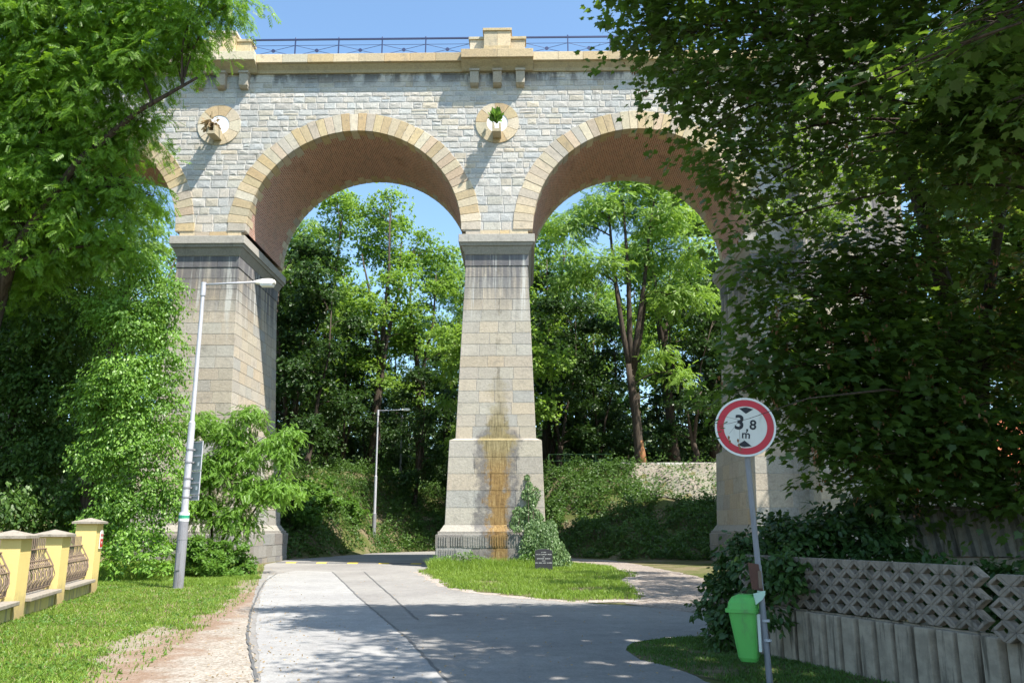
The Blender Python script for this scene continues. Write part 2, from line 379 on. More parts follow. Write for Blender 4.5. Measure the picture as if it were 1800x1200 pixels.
rnd = random.Random(11)

# ------------------------------------------------------------------ the setting: terrain, road, path
TOE = [(-150, 26), (-30, 30), (-17, 33), (-12.6, 42.5), (-10.6, 47), (-9.2, 54), (-5, 60), (0, 54.5), (3, 46.8), (6, 44), (12, 42.4), (17, 39.5), (30, 38), (150, 38)]
def toe(x):
    for (x0, y0), (x1, y1) in zip(TOE, TOE[1:]):
        if x0 <= x <= x1: return y0 + (y1 - y0) * (x - x0) / (x1 - x0)
    return 40
def terrain(x, y):
    d = y - toe(x)
    if d <= 0: return 0.0
    top = 5.7
    sl = 0.44 if x > -2 else 0.30
    z = d * sl
    z = top - (top - z) * 1.0 if z < top else top
    nz = 0.22 * math.sin(x * 0.9 + 1.3 * math.sin(y * 0.5)) * math.sin(y * 0.8) + 0.12 * math.sin(2.3 * x + y)
    return max(0.0, z + nz * min(1, d / 3) * (0.35 if z >= top else 1))
def make_ground():
    xs = np.concatenate([np.arange(-220, -40, 12), np.arange(-40, 40, 1.0), np.arange(40, 221, 12)])
    ys = np.concatenate([np.arange(-80, 4, 6), np.arange(4, 110, 1.0), np.arange(110, 411, 15)])
    nx, ny = len(xs), len(ys)
    v = [(x, y, terrain(x, y)) for y in ys for x in xs]
    f = [(j * nx + i, j * nx + i + 1, (j + 1) * nx + i + 1, (j + 1) * nx + i) for j in range(ny - 1) for i in range(nx - 1)]
    me = bpy.data.meshes.new('ground'); me.from_pydata(v, [], f); me.polygons.foreach_set('use_smooth', [True] * len(f))
    me.materials.append(M['soil']); o = bpy.data.objects.new('ground', me); COL.objects.link(o)
    tag(o, kind='structure')
make_ground()
def rough_outline(pts, step=0.3, amp=0.07, seed=1, skip=()):
    r = random.Random(seed); out = []
    for i in range(len(pts)):
        a = Vector((*pts[i][:2], 0)); b = Vector((*pts[(i + 1) % len(pts)][:2], 0)); L = (b - a).length
        st = step * max(1.0, min(12, (a.length + b.length) / 40))
        n = max(1, int(L / st)); nrm = Vector((-(b - a).y, (b - a).x, 0)).normalized() if L > 0 else Vector()
        for k in range(n):
            p = a + (b - a) * (k / n)
            if k and i not in skip: p = p + nrm * r.uniform(-amp, amp)
            out.append((p.x, p.y))
    return out
from mathutils.geometry import tessellate_polygon
def sheet(name, pts, z, mat, amp=0.07, seed=1, step=0.3):
    o2 = rough_outline(pts, step, amp, seed)
    v = [(x, y, z) for x, y in o2]
    tri = tessellate_polygon([[Vector(p) for p in v]])
    tri = [t if (Vector(v[t[1]]) - Vector(v[t[0]])).cross(Vector(v[t[2]]) - Vector(v[t[0]])).z > 0 else (t[0], t[2], t[1]) for t in tri]
    me = bpy.data.meshes.new(name); me.from_pydata(v, [], tri); me.materials.append(mat)
    o = bpy.data.objects.new(name, me); COL.objects.link(o)
    return tag(o, kind='structure')
ROAD = [(-1.2, -25), G(450, 1200), G(440, 1100), G(448, 1040), G(463, 1003), (-11.0, 38), (-11.3, 43), (-10.2, 47.5), (-8.7, 54), (-4.8, 58.5), (0.2, 53), (-1.8, 49.5), (-4.0, 44), (-3.5, 36), G(752, 1008), G(800, 1034), G(900, 1047),
        G(1000, 1058), G(1130, 1066), G(1240, 1080), (4.6, 16.2), (4.0, 14.2), G(1235, 1118), G(1170, 1122), G(1112, 1130), G(1100, 1143), G(1125, 1160), G(1200, 1180), (2.3, 8.9), (2.6, 7), (3.2, 0), (4.0, -25)]
PATH = [G(1100, 1060), G(1250, 1082), (6.2, 17.5), (6.4, 24), (6.2, 30), (5.6, 38), (5.0, 42.6), (2.2, 46.2), (-2.0, 48), (-1.0, 44.5), (2.2, 42), (3.8, 36), (3.9, 30), G(1090, 1020), G(1120, 1044)]
SHOULDER = [(-1.0, -25), G(455, 1200), G(445, 1100), G(452, 1040), G(468, 1003), (-10.6, 37), (-11.2, 37.5), (-12.2, 33), (-11.0, 26), (-9.4, 20), (-7.8, 15), (-6.2, 10.5), (-4.6, 5), (-4.2, -25)]
sheet('gravel_shoulder', SHOULDER, 0.004, M['shoulder'], 0.10, 3)
sheet('dirt_path', PATH, 0.006, M['dirt'], 0.12, 4)
sheet('road', ROAD, 0.010, M['road'], 0.05, 5)
PATCH = [(-0.9, -10), G(458, 1200), G(450, 1100), G(458, 1045), G(472, 1012), G(520, 1003), G(585, 1005), G(632, 1052), G(715, 1122), G(800, 1215), (0.3, 3), (0.6, -10)]
sheet('road_patch', PATCH, 0.0145, M['road_light'], 0.015, 6)
def strip(name, pts, w, z, mat, seed=0):
    r = random.Random(seed); mb = MB(); pts = [Vector((p[0], p[1], z)) for p in pts]; full = []
    for a, b in zip(pts, pts[1:]):
        n = max(1, int((b - a).length / 0.25))
        for k in range(n): full.append(a + (b - a) * k / n + Vector((r.uniform(-.014, .014), r.uniform(-.012, .012), 0)))
    full.append(pts[-1])
    for a, b in zip(full, full[1:]):
        d = (b - a).normalized(); s = Vector((-d.y, d.x, 0)) * w * r.uniform(0.42, 0.6)
        mb.quad(a + s, a - s, b - s, b + s)
    return tag(mb.build(name, mat), kind='structure')
strip('road_seam', [G(452, 1199), G(440, 1150), G(435, 1110), G(441, 1075), G(455, 1040), G(466, 1022), G(487, 1008)], 0.036, 0.019, M['tar'], 1)
strip('road_seam', [G(640, 1005), G(665, 1028), G(693, 1052), G(735, 1090)], 0.035, 0.019, M['tar'], 2)
strip('road_seam', [G(584, 1005), G(632, 1052), G(715, 1122), G(795, 1208)], 0.04, 0.019, M['tar'], 3)
ISLAND = [G(750, 1006), G(800, 1034), G(900, 1047), G(1000, 1056), G(1110, 1054), G(1126, 1046), G(1090, 1022), (4.1, 30), (3.9, 36), (2.4, 40), (-3.0, 40), (-3.4, 35)]
def off(p, d):
    c = Vector((0.6, 30)); v = Vector(p) - c; return tuple(c + v * (1 + d / v.length))
sheet('gravel_margin', [off(p, .55) for p in ISLAND[:9]] + ISLAND[9:], 0.013, M['gravel'], .12, 21)
sheet('lawn', ISLAND, 0.018, M['soil'], 0.22, 8)

# ------------------------------------------------------------------ the viaduct
TH = -R(1.0)
VM = Matrix.Translation((0, 36, 0)) @ Matrix.Rotation(TH, 4, 'Z')
via = thing('viaduct', 'tall stone railway viaduct with round arches and brick vaults', 'viaduct', (0, 36, 0), TH)
ZS, RI, RO, DEP = 15.0, 5.0, 5.88, 6.0
ARCH = [-20.65, -7.35, 5.95, 22.6]
PIERS = [-27.3, -14.0, -0.7]
TOPZ = 23.0
def vary(base, amt=0.18, r=rnd):
    k = 1 + r.uniform(-amt, amt); w = r.uniform(-0.05, 0.05)
    return (max(0, base[0] * k * (1 + w)), max(0, base[1] * k), max(0, base[2] * k * (1 - w)))
GREY = [(0.49, 0.47, 0.43), (0.465, 0.45, 0.42), (0.51, 0.485, 0.44), (0.49, 0.45, 0.375), (0.45, 0.44, 0.415), (0.485, 0.465, 0.425)]
PIERC = [(0.40, 0.365, 0.305), (0.41, 0.37, 0.30), (0.39, 0.36, 0.305), (0.36, 0.34, 0.30), (0.41, 0.36, 0.28)]
OCH = [(0.52, 0.44, 0.305), (0.50, 0.40, 0.24), (0.55, 0.48, 0.37), (0.46, 0.35, 0.21), (0.54, 0.46, 0.33), (0.46, 0.41, 0.34), (0.48, 0.385, 0.285)]
def pick(p, amt=0.12): return vary(rnd.choice(p), amt)
MORTAR = (0.50, 0.48, 0.45)
def stone(mb, P, s0, s1, t0, t1, n, ws, wt, joint=0.01, bev=0.022, proud=0.02, rough=0.0, col=(1, 1, 1)):
    js, jt = joint / ws, joint / wt; bs, bt = (joint + bev) / ws, (joint + bev) / wt
    q = [(s0 + js, t0 + jt), (s1 - js, t0 + jt), (s1 - js, t1 - jt), (s0 + js, t1 - jt)]
    w = [(s0 + bs, t0 + bt), (s1 - bs, t0 + bt), (s1 - bs, t1 - bt), (s0 + bs, t1 - bt)]
    if rough:
        w = [(a + rnd.uniform(-.6, .6) * (bs - js), b + rnd.uniform(-.6, .6) * (bt - jt)) for a, b in w]
        q = [(a + rnd.uniform(-.5, .5) * js, b + rnd.uniform(-.5, .5) * jt) for a, b in q]
    o = len(mb.v); mb.col = col
    mb.v += [tuple(P(a, b) - n * 0.03) for a, b in q]
    mb.v += [tuple(P(a, b) + n * (proud + rnd.uniform(-rough, rough))) for a, b in w]
    for i in range(4):
        j = (i + 1) % 4; mb.poly([o + i, o + j, o + 4 + j, o + 4 + i])
    if rough:
        cs, ct = (s0 + s1) / 2 + rnd.uniform(-.2, .2) * (s1 - s0), (t0 + t1) / 2 + rnd.uniform(-.2, .2) * (t1 - t0)
        mb.v.append(tuple(P(cs, ct) + n * (proud + rnd.uniform(0, 2.2 * rough))))
        for i in range(4): mb.poly([o + 4 + i, o + 4 + (i + 1) % 4, o + 8])
    else: mb.poly([o + 4, o + 5, o + 6, o + 7])
def ashlar(mb, A, B, C, D, rowh=0.52, length=0.85, pal=PIERC, proud=0.004, back=0.012, jit=0.0, joint=0.0045, bev=0.008):
    A, B, C, D = map(Vector, (A, B, C, D)); n = (B - A).cross(D - A).normalized()
    P = lambda s, t: (A * (1 - s) + B * s) * (1 - t) + (D * (1 - s) + C * s) * t
    H = ((D + C) / 2 - (A + B) / 2).length; rows = max(1, round(H / rowh))
    mb.col = MORTAR; mb.quad(A - n * back, B - n * back, C - n * back, D - n * back)
    for r in range(rows):
        t0, t1 = r / rows, (r + 1) / rows
        w = (P(1, (t0 + t1) / 2) - P(0, (t0 + t1) / 2)).length
        k = max(1, round(w / length + (0.5 if r % 2 else -0.3) * (w > 2 * length)))
        cuts = [0.0] + sorted((i + rnd.uniform(-.22, .22)) / k for i in range(1, k)) + [1.0]
        for s0, s1 in zip(cuts, cuts[1:]):
            stone(mb, P, s0, s1, t0, t1, n, w, H, joint, bev, proud + rnd.uniform(0, jit), 0, pick(pal, .07))
def four_sides(mb, b, t, **k):          # battered block with all four faces in ashlar
    p = lambda q, i, j: (q[i], q[j], q[4])
    ashlar(mb, p(b, 0, 2), p(b, 1, 2), p(t, 1, 2), p(t, 0, 2), **k)
    ashlar(mb, p(b, 1, 2), p(b, 1, 3), p(t, 1, 3), p(t, 1, 2), **k)
    ashlar(mb, p(b, 1, 3), p(b, 0, 3), p(t, 0, 3), p(t, 1, 3), **k)
    ashlar(mb, p(b, 0, 3), p(b, 0, 2), p(t, 0, 2), p(t, 0, 3), **k)
    mb.col = MORTAR; e = 0.03
    mb.frustum((b[0] + e, b[1] - e, b[2] + e, b[3] - e, b[4] + 0.001), (t[0] + e, t[1] - e, t[2] + e, t[3] - e, t[4] - 0.001))
# spandrel wall of coursed rubble
def half(z, R_):
    d = z - ZS
    return math.sqrt(R_ * R_ - d * d) if abs(d) < R_ else 0.0
U0, U1 = -34.0, 36.0
def spandrel():
    mb = MB(); nf = Vector((0, -1, 0)); P = lambda s, t: Vector((s, 0, t))
    solid = [(10.95, 17.6)]
    z = ZS - 0.05
    while z < TOPZ - 0.05:
        h = rnd.choice([0.20, 0.24, 0.28, 0.31, 0.34]) if z > 17.5 else rnd.choice([0.38, 0.44, 0.5])
        z1 = min(TOPZ + 0.3, z + h)
        if TOPZ + 0.3 - z1 < 0.2: z1 = TOPZ + 0.3
        iv = []; u = U0
        for c in ARCH:
            hw = half(max(z, ZS), RI + 0.06)
            if hw > 0: iv.append((u, c - hw)); u = c + hw
        iv.append((u, U1))
        for a, b in iv:
            x = a
            while x < b - 1e-6:
                L = rnd.uniform(0.26, 0.85) if z > 17.5 else rnd.uniform(0.45, 0.9)
                if b - (x + L) < 0.3: L = b - x
                zz0, zz1 = z, z1
                if rnd.random() < 0.12 and h > 0.3 and z > 17.5:     # a stone made of two thin ones
                    m = z + h * rnd.uniform(.4, .6)
                    stone(mb, P, x, x + L, z, m, nf, 1, 1, 0.009, 0.02, 0.009, 0.007, pick(GREY)); zz0 = m
                stone(mb, P, x, x + L, zz0, zz1, nf, 1, 1, 0.009, 0.021, 0.009, 0.008, pick(GREY, 0.10))
                x += L
        z = z1
    mb.col = MORTAR                      # mortar bed behind the stones, with the arch openings left out
    for face, yy in ((1, 0.008), (-1, DEP)):
        xs = sorted(set([U0, U1] + [c + RI * 1.05 * math.sin(a * math.pi / 40) for c in ARCH for a in range(-20, 21)]))
        for xa, xb in zip(xs, xs[1:]):
            def lo(x):
                for c in ARCH:
                    if abs(x - c) < RI * 1.05 - 1e-6: return ZS + math.sqrt((RI * 1.05) ** 2 - (x - c) ** 2)
                return ZS - 0.1
            q = [(xa, yy, lo(xa)), (xb, yy, lo(xb)), (xb, yy, TOPZ + 0.3), (xa, yy, TOPZ + 0.3)]
            mb.quad(*(q if face > 0 else q[::-1]))
    mb.build('spandrel_wall', M['rubble'], via, col=True)
spandrel()
def arch(c):
    k = 44
    for side in (0, 1):
        ring = MB()
        for i in range(k):
            a0, a1 = math.pi * i / k, math.pi * (i + 1) / k
            g = 0.0016; a0 += g; a1 -= g
            dv = 0.48 if i % 2 else 0.82
            ro = RO + rnd.uniform(-.02, .05); pr = 0.035 + rnd.uniform(0, .012)
            y0, y1 = (-pr, dv) if side == 0 else (DEP - dv, DEP + pr)
            ring.col = pick(OCH, 0.12)
            pts = [(c + r * math.cos(a), y, ZS + r * math.sin(a)) for y in (y0, y1) for r, a in ((RI, a0), (ro, a0), (ro, a1), (RI, a1))]
            ring.hexa([pts[0], pts[1], pts[2], pts[3], pts[4], pts[5], pts[6], pts[7]])
        ro_ = ring.build('arch_ring', M['ochre'], via, col=True)
        b = ro_.modifiers.new('bevel', 'BEVEL'); b.width = 0.012; b.segments = 1; b.limit_method = 'ANGLE'
    v = MB(); n = 48
    for i in range(n):
        a0, a1 = math.pi * i / n, math.pi * (i + 1) / n; r = RI + 0.015
        for j in range(6):
            y0, y1 = 0.3 + (DEP - 0.6) * j / 6, 0.3 + (DEP - 0.6) * (j + 1) / 6
            p = [(c + r * math.cos(a), y, ZS + r * math.sin(a)) for a, y in ((a0, y0), (a0, y1), (a1, y1), (a1, y0))]
            v.quad(*p, uv=[(y0, a0 * r), (y1, a0 * r), (y1, a1 * r), (y0, a1 * r)])
    v.build('vault', M['brick'], via)
for c in ARCH: arch(c)
def pier(c, mat, w=0.0):
    sh = MB(); mid = DEP / 2
    def rect(hw, fv, z, rv=None): return (c - hw, c + hw, -fv, DEP + fv, z)
    four_sides(sh, rect(1.74 + w, 0.32, 5.35), rect(1.42 + w, 0.0, 13.25))
    p = sh.build('pier', mat, via, col=True)
    nk = MB(); four_sides(nk, rect(1.45 + w, 0.03, 13.25), rect(1.45 + w, 0.03, 13.78), pal=[(0.2, 0.195, 0.19), (0.26, 0.25, 0.24)], rowh=.53, length=.8); nk.build('neck_band', mat, p, col=True)
    ca = MB(); ca.col = (0.30, 0.285, 0.25)
    ca.frustum(rect(1.45 + w, 0.05, 13.78), rect(1.62 + w, 0.2, 14.15))
    ca.frustum(rect(1.66 + w, 0.25, 14.15), rect(1.70 + w, 0.29, 14.30)); ca.col = (0.38, 0.36, 0.32)
    ca.frustum(rect(1.74 + w, 0.33, 14.30), rect(1.74 + w, 0.33, 14.68)); ca.col = (0.33, 0.31, 0.29)
    ca.frustum(rect(1.74 + w, 0.33, 14.68), rect(1.5 + w, 0.06, 14.76))
    ca.build('capital', M['cap'], p, col=True, bevel=0.02)
    im = MB(); four_sides(im, rect(1.44 + w, 0.0, 14.76), rect(1.44 + w, 0.0, 15.0), pal=OCH, rowh=.24, length=.7); im.build('impost', M['ochre'], p, col=True)
    pe = MB(); four_sides(pe, rect(2.10 + w, 0.72, 1.72), rect(1.98 + w, 0.58, 5.25), rowh=0.7, length=1.6)
    pe.col = (0.36, 0.33, 0.28); pe.frustum(rect(1.99 + w, 0.59, 5.25), rect(1.76 + w, 0.34, 5.36)); pe.build('pedestal', mat, p, col=True)
    pl = MB(); pl.col = (0.33, 0.31, 0.27)
    pl.frustum(rect(2.30 + w, 0.92, 1.45), rect(2.12 + w, 0.74, 1.72)); pl.col = (0.30, 0.28, 0.25)
    pl.frustum(rect(2.36 + w, 0.98, 1.33), rect(2.36 + w, 0.98, 1.45))
    four_sides(pl, rect(2.42 + w, 1.04, -0.3), rect(2.42 + w, 1.04, 1.33), rowh=0.55, length=0.95, jit=0.03, pal=[(0.30, 0.28, 0.25), (0.26, 0.25, 0.23), (0.22, 0.21, 0.2)])
    # fluted dressing of the plinth stones along the front
    for z0, z1, x0, x1 in ((0.86, 1.26, -2.3, 2.3), (0.1, 0.72, -2.3, -1.55)):
        x = x0
        while x < x1:
            if rnd.random() < 0.86: pl.col = (0.25, 0.24, 0.22); pl.box(c + x, c + x + 0.05, -1.075 - rnd.uniform(0, .015), -1.03, z0, z1)
            x += 0.1
    pl.build('plinth', mat, p, col=True)
    return p
pier(PIERS[0], M['ashlar']); pier(PIERS[1], M['ashlar']); pier(PIERS[2], M['ashlar_spring'])
pr_ = pier(14.2, M['ashlar'], 1.9)       # broad end pier
bt = MB(); four_sides(bt, (12.4, 17.4, -2.2, 0.2, -0.3), (12.95, 16.9, -1.25, 0.2, 27.0), rowh=0.6, length=1.1)
bt.build('buttress', M['ashlar'], pr_, col=True)
# deck, cornice, corbels, parapet blocks, railing
dk = MB(); dk.col = (.3, .29, .27); dk.box(U0, U1, 0.35, DEP - .35, 20.95, 23.3); dk.build('deck', M['rubble'], via, col=True)
BLK = [-27.3, -14.0, -0.7]
def cornice():
    mb = MB(); edges = []
    u = U0
    for c in BLK: edges += [(u, c - 1.72, 0), (c - 1.72, c + 1.72, 1)]; u = c + 1.72
    edges += [(u, 12.9, 0), (16.95, U1, 0)]
    for a, b, k in edges:
        e = 0.30 if k else 0.0; x = a; L0 = b - a; n = max(1, round(L0 / 1.25))
        if k: n = 2
        for i in range(n):
            x0, x1 = a + L0 * i / n, a + L0 * (i + 1) / n; g = 0.004
            for y0, y1 in ((-0.50 - e, 0.34), (DEP - 0.34, DEP + 0.50 + e)):
                mb.col = pick(OCH[:5], 0.12); mb.box(x0 + g, x1 - g, y0, y1, 23.36, 23.80)
        mb.col = (0.42, 0.35, 0.23)
        mb.prism([(a, 0.3, 23.0), (a, -0.10 - e * .3, 23.0), (a, -0.16 - e * .6, 23.14), (a, -0.38 - e, 23.355), (a, 0.3, 23.355)], (b - a, 0, 0))
    mb.build('cornice', M['ochre'], via, col=True, bevel=0.015)
cornice()
for c in BLK:
    for dx in (-1.10, 0.0, 1.10):
        cb = MB(); cb.col = pick([(0.42, 0.37, 0.29), (0.38, 0.33, 0.26)], .06)
        x0, x1 = c + dx - .21, c + dx + .21
        cb.box(x0, x1, -0.34, 0.05, 22.28, 22.9); cb.box(x0 - .03, x1 + .03, -0.4, 0.05, 22.9, 23.02)
        cb.prism([(x0 + .02, -0.32, 22.28), (x0 + .02, 0.04, 22.28), (x0 + .02, 0.04, 22.16), (x0 + .02, -0.22, 22.2)], (.38, 0, 0))
        cb.build('corbel', M['ochre'], via, col=True, bevel=0.012)
    pb = MB()
    for x0, x1, y0, z1 in ((c - 1.33, c - .64, -0.30, 24.72), (c + .64, c + 1.33, -0.30, 24.72), (c - .64, c + .64, -0.56, 25.02)):
        pb.col = pick(OCH[:3], .08); pb.box(x0, x1, y0 - .05, .3, 23.80, 24.08)
        nb = 2 if x1 - x0 > 1 else 1
        for i in range(nb):
            pb.col = pick(OCH[:3], .1); pb.box(x0 + (x1 - x0) * i / nb + .003, x0 + (x1 - x0) * (i + 1) / nb - .003, y0, .3, 24.08, z1 - .14)
        pb.col = pick(OCH[:3], .06); pb.box(x0 - (.06 if x1 - x0 > 1 or x0 < c - 1 else 0), x1 + (.06 if x1 - x0 > 1 or x1 > c + 1 else 0), y0 - .06, .36, z1 - .14, z1)
    pb.build('parapet_block', M['ochre'], via, col=True, bevel=0.012)
def railing(a, b):
    mb = MB(); y = -0.22; n = round((b - a) / 2.2); w = (b - a) / n
    mb.box(a, b, y - .035, y + .035, 24.70, 24.77); mb.bar((a, y, 24.42), (b, y, 24.42), .012, 5)
    for i in range(n + 1):
        x = a + w * i
        if 0 < i < n:
            mb.box(x - .028, x + .028, y - .028, y + .028, 23.80, 24.70); mb.tube([(x, y, 24.77), (x, y, 24.86)], [.045, .02], 6)
        if i < n:
            m = x + w / 2
            for xx in (x, x + w):
                mb.bar((xx, y, 24.42), (m + (.05 if xx > m else -.05), y, 24.16), .012, 5); mb.bar((xx, y, 23.86), (m + (.05 if xx > m else -.05), y, 24.12), .012, 5)
            mb.tube([(m, y - .02, 24.14), (m, y + .02, 24.14)], .09, 12)
    mb.build('railing', M['rail_blue'], via)
for a, b in zip(BLK, BLK[1:] + [14.25]): railing(a + 1.36, b - 1.36)
def roundel(c, z=20.35):
    mb = MB(); k = 9
    for i in range(k):
        a0, a1 = 2 * math.pi * i / k + .012 + .3, 2 * math.pi * (i + 1) / k - .012 + .3; mb.col = pick(OCH[:5], .12); m = 5
        inner = [(c + .50 * math.cos(a0 + (a1 - a0) * j / m), z + .50 * math.sin(a0 + (a1 - a0) * j / m)) for j in range(m + 1)]
        outer = [(c + 1.03 * math.cos(a0 + (a1 - a0) * j / m), z + 1.03 * math.sin(a0 + (a1 - a0) * j / m)) for j in range(m + 1)]
        for j in range(m):
            mb.hexa([(*inner[j][:1], -.055, inner[j][1]), (outer[j][0], -.055, outer[j][1]), (outer[j + 1][0], -.055, outer[j + 1][1]), (inner[j + 1][0], -.055, inner[j + 1][1]),
                     (inner[j][0], .3, inner[j][1]), (outer[j][0], .3, outer[j][1]), (outer[j + 1][0], .3, outer[j + 1][1]), (inner[j + 1][0], .3, inner[j + 1][1])])
    r = mb.build('roundel', M['ochre'], via, col=True)
    d = MB(); d.tube([(c, -.034, z), (c, .2, z)], [.53, .53], 32); d.build('lime_disc', M['bowl'], r)
    s = MB(); s.col = (0.40, 0.34, 0.23); L = 0.95
    zc = z - .42
    for x0, x1, t0, t1 in ((-.20, .20, -.36, -.20), (-.20, -.11, -.20, .08), (.11, .20, -.20, .08)):
        s.hexa([(c + x0, -L, zc + t0 + .06 * 0 - .12), (c + x1, -L, zc + t0 - .12), (c + x1, -.035, zc + t0 - .02), (c + x0, -.035, zc + t0 - .02),
                (c + x0, -L, zc + t1 - .12), (c + x1, -L, zc + t1 - .12), (c + x1, -.035, zc + t1), (c + x0, -.035, zc + t1)])
    s.build('spout', M['ochre'], r, col=True, bevel=.015)
for c in BLK: roundel(c)
def VP(u, v, w): return VM @ Vector((u, v, w))

# ------------------------------------------------------------------ foliage engine
NPR = np.random.default_rng(5)
def unit(a): return a / np.maximum(1e-9, np.linalg.norm(a, axis=1, keepdims=True))
def mesh_np(name, V, loops, starts, totals, mat):
    me = bpy.data.meshes.new(name)
    me.vertices.add(len(V)); me.vertices.foreach_set('co', V.astype(np.float32).ravel())
    me.loops.add(len(loops)); me.loops.foreach_set('vertex_index', loops.astype(np.int32))
    me.polygons.add(len(starts)); me.polygons.foreach_set('loop_start', starts.astype(np.int32))
    me.polygons.foreach_set('loop_total', totals.astype(np.int32))
    me.update(calc_edges=True); me.materials.append(mat)
    return me
# templates: vertices in local x (side), y (tip), z (normal); list of polygons
def t_maple():
    o = [(0, 0), (.10, -.02), (.34, -.10), (.27, .08), (.50, .22), (.34, .28), (.40, .50), (.22, .46), (.12, .62), (0, .95), (-.12, .62), (-.22, .46), (-.40, .50), (-.34, .28), (-.50, .22), (-.27, .08), (-.34, -.10), (-.10, -.02)]
    r = [(x, y, -0.10 * abs(x) - .12 * max(0, y - .4)) for x, y in o]
    mid = 9
    return np.array(r), [list(range(0, mid + 1)), [0] + list(range(mid, len(o)))]
def t_oval():
    r = [(0, 0, 0), (.26, .35, -.06), (.17, .75, -.08), (0, 1.0, -.12), (-.17, .75, -.08), (-.26, .35, -.06)]
    return np.array(r), [[0, 1, 2, 3], [0, 3, 4, 5]]
def t_compound(pairs=4, lw=.10, ll=.32):
    v = []; f = []
    for i in range(pairs):
        y = .18 + .62 * i / (pairs - 1) if pairs > 1 else .5; z = -.22 * y * y
        for s in (-1, 1):
            n = len(v); a = .95
            dx, dy = math.sin(a) * s, math.cos(a); px, py = -dy, dx
            for (l, w) in ((0, 0), (.45, .5), (1, 0), (.45, -.5)):
                v.append((dx * ll * l + px * lw * 2 * w, y + dy * ll * l + py * lw * 2 * w, z - .10 * l)); 
            f.append([n, n + 1, n + 2, n + 3])
    n = len(v)
    for (l, w) in ((0, 0), (.45, .5), (1, 0), (.45, -.5)): v.append((lw * 2 * w, .82 + ll * l, -.16 - .10 * l))
    f.append([n, n + 1, n + 2, n + 3])
    return np.array(v), f
def t_clump(k=5, seed=3):               # a few oval leaves fanned around a shoot
    r = random.Random(seed); v = []; f = []
    for i in range(k):
        a = r.uniform(-1.3, 1.3) if i else 0; b = r.uniform(-.5, .5); y0 = r.uniform(0, .4); L = r.uniform(.4, .6); w = .16
        d = Vector((math.sin(a) * math.cos(b), math.cos(a) * math.cos(b), math.sin(b))); s = Vector((math.cos(a), -math.sin(a), r.uniform(-.4, .4))) * w
        p = Vector((0, y0, 0)); n = len(v)
        v += [tuple(p), tuple(p + d * L * .5 + s), tuple(p + d * L), tuple(p + d * L * .5 - s)]; f.append([n, n + 1, n + 2, n + 3])
    return np.array(v), f
T = {'maple': t_maple(), 'oval': t_oval(), 'ash': t_compound(5, .055, .30), 'robinia': t_compound(7, .05, .17), 'clump': t_clump(), 'clump3': t_clump(3, 8)}
def leaves(name, kind, pos, d, nrm, scale, mat, parent=None):
    tv, tf = T[kind]; m = len(pos); k = len(tv)
    d = unit(d); x = unit(np.cross(d, nrm)); n = np.cross(x, d)
    V = (pos[:, None, :] + scale[:, None, None] * (tv[None, :, 0:1] * x[:, None, :] + tv[None, :, 1:2] * d[:, None, :] + tv[None, :, 2:3] * n[:, None, :])).reshape(-1, 3)
    lt = np.concatenate([np.array(f) for f in tf]); tot = np.array([len(f) for f in tf])
    loops = (lt[None, :] + (np.arange(m) * k)[:, None]).ravel()
    totals = np.tile(tot, m); starts = np.concatenate([[0], np.cumsum(totals)[:-1]])
    me = mesh_np(name, V, loops, starts, totals, mat)
    o = bpy.data.objects.new(name, me); COL.objects.link(o)
    if parent is not None: o.parent = parent
    return o
def ball(n, rs=0.45):
    p = unit(NPR.normal(size=(n, 3))); return p * (NPR.random((n, 1)) ** rs)
def at_fleck(p, q, clear):
    d = np.array(SUN); keep = np.ones(len(p), bool)
    for c, r, lo in clear:
        w = p + q - np.array(c); t = w @ d; k = np.linalg.norm(w - t[:, None] * d, axis=1)
        keep &= ~((t > lo) & (k < r))
    return keep
FLECK = []  # sunward gaps cut through the maple leaves to throw light flecks
def sprays(blobs, dens, per, spread, droop=0.35, flat=0.35, jit=0.5, up=1.0, szj=(0.7, 1.25), dirout=1.0):
    """leaf positions, tip directions, normals for a crown made of flat leafy sprays filling uneven blobs"""
    P, D, N, SC, C = [], [], [], [], []
    for b in blobs:
        c = np.array(b[:3], float); r = b[3]; rz = b[4] if len(b) > 4 else 0.8
        n = max(2, int(dens * r * r * (b[5] if len(b) > 5 else 1)))
        s = ball(n) * np.array([r, r, r * rz])
        out = unit(s + 1e-6)
        sp = spread * NPR.uniform(.6, 1.3, (n, 1))
        ax = out * np.array([1, 1, .35]) + NPR.normal(0, .35, (n, 3)); ax[:, 2] -= droop * 0.5; ax = unit(ax)
        side = unit(np.cross(ax, np.array([0, 0, 1.0])) + NPR.normal(0, .12, (n, 3)))
        t = NPR.uniform(-.6, 1, (n, per)); w = NPR.uniform(-1, 1, (n, per)) * flat * 1.6 * (1.1 - np.abs(t) * .7)
        base = (c + s)[:, None, :] + sp[:, None, :] * (t[..., None] * ax[:, None, :] + w[..., None] * side[:, None, :])
        base[..., 2] -= droop * sp * np.clip(t, 0, 1) ** 2 * .5
        base += NPR.normal(0, .07 * spread, base.shape)
        dr = ax[:, None, :] * dirout * .6 + np.sign(w)[..., None] * side[:, None, :] * .8 + NPR.normal(0, .35, base.shape); dr[..., 2] -= droop
        nm = np.zeros_like(base); nm[..., 2] = up; nm += NPR.normal(0, jit, base.shape) + out[:, None, :] * .35
        P.append(base.reshape(-1, 3)); D.append(dr.reshape(-1, 3)); N.append(nm.reshape(-1, 3)); C.append(c + s)
    P = np.concatenate(P); return P, np.concatenate(D), np.concatenate(N), NPR.uniform(*szj, len(P)), C
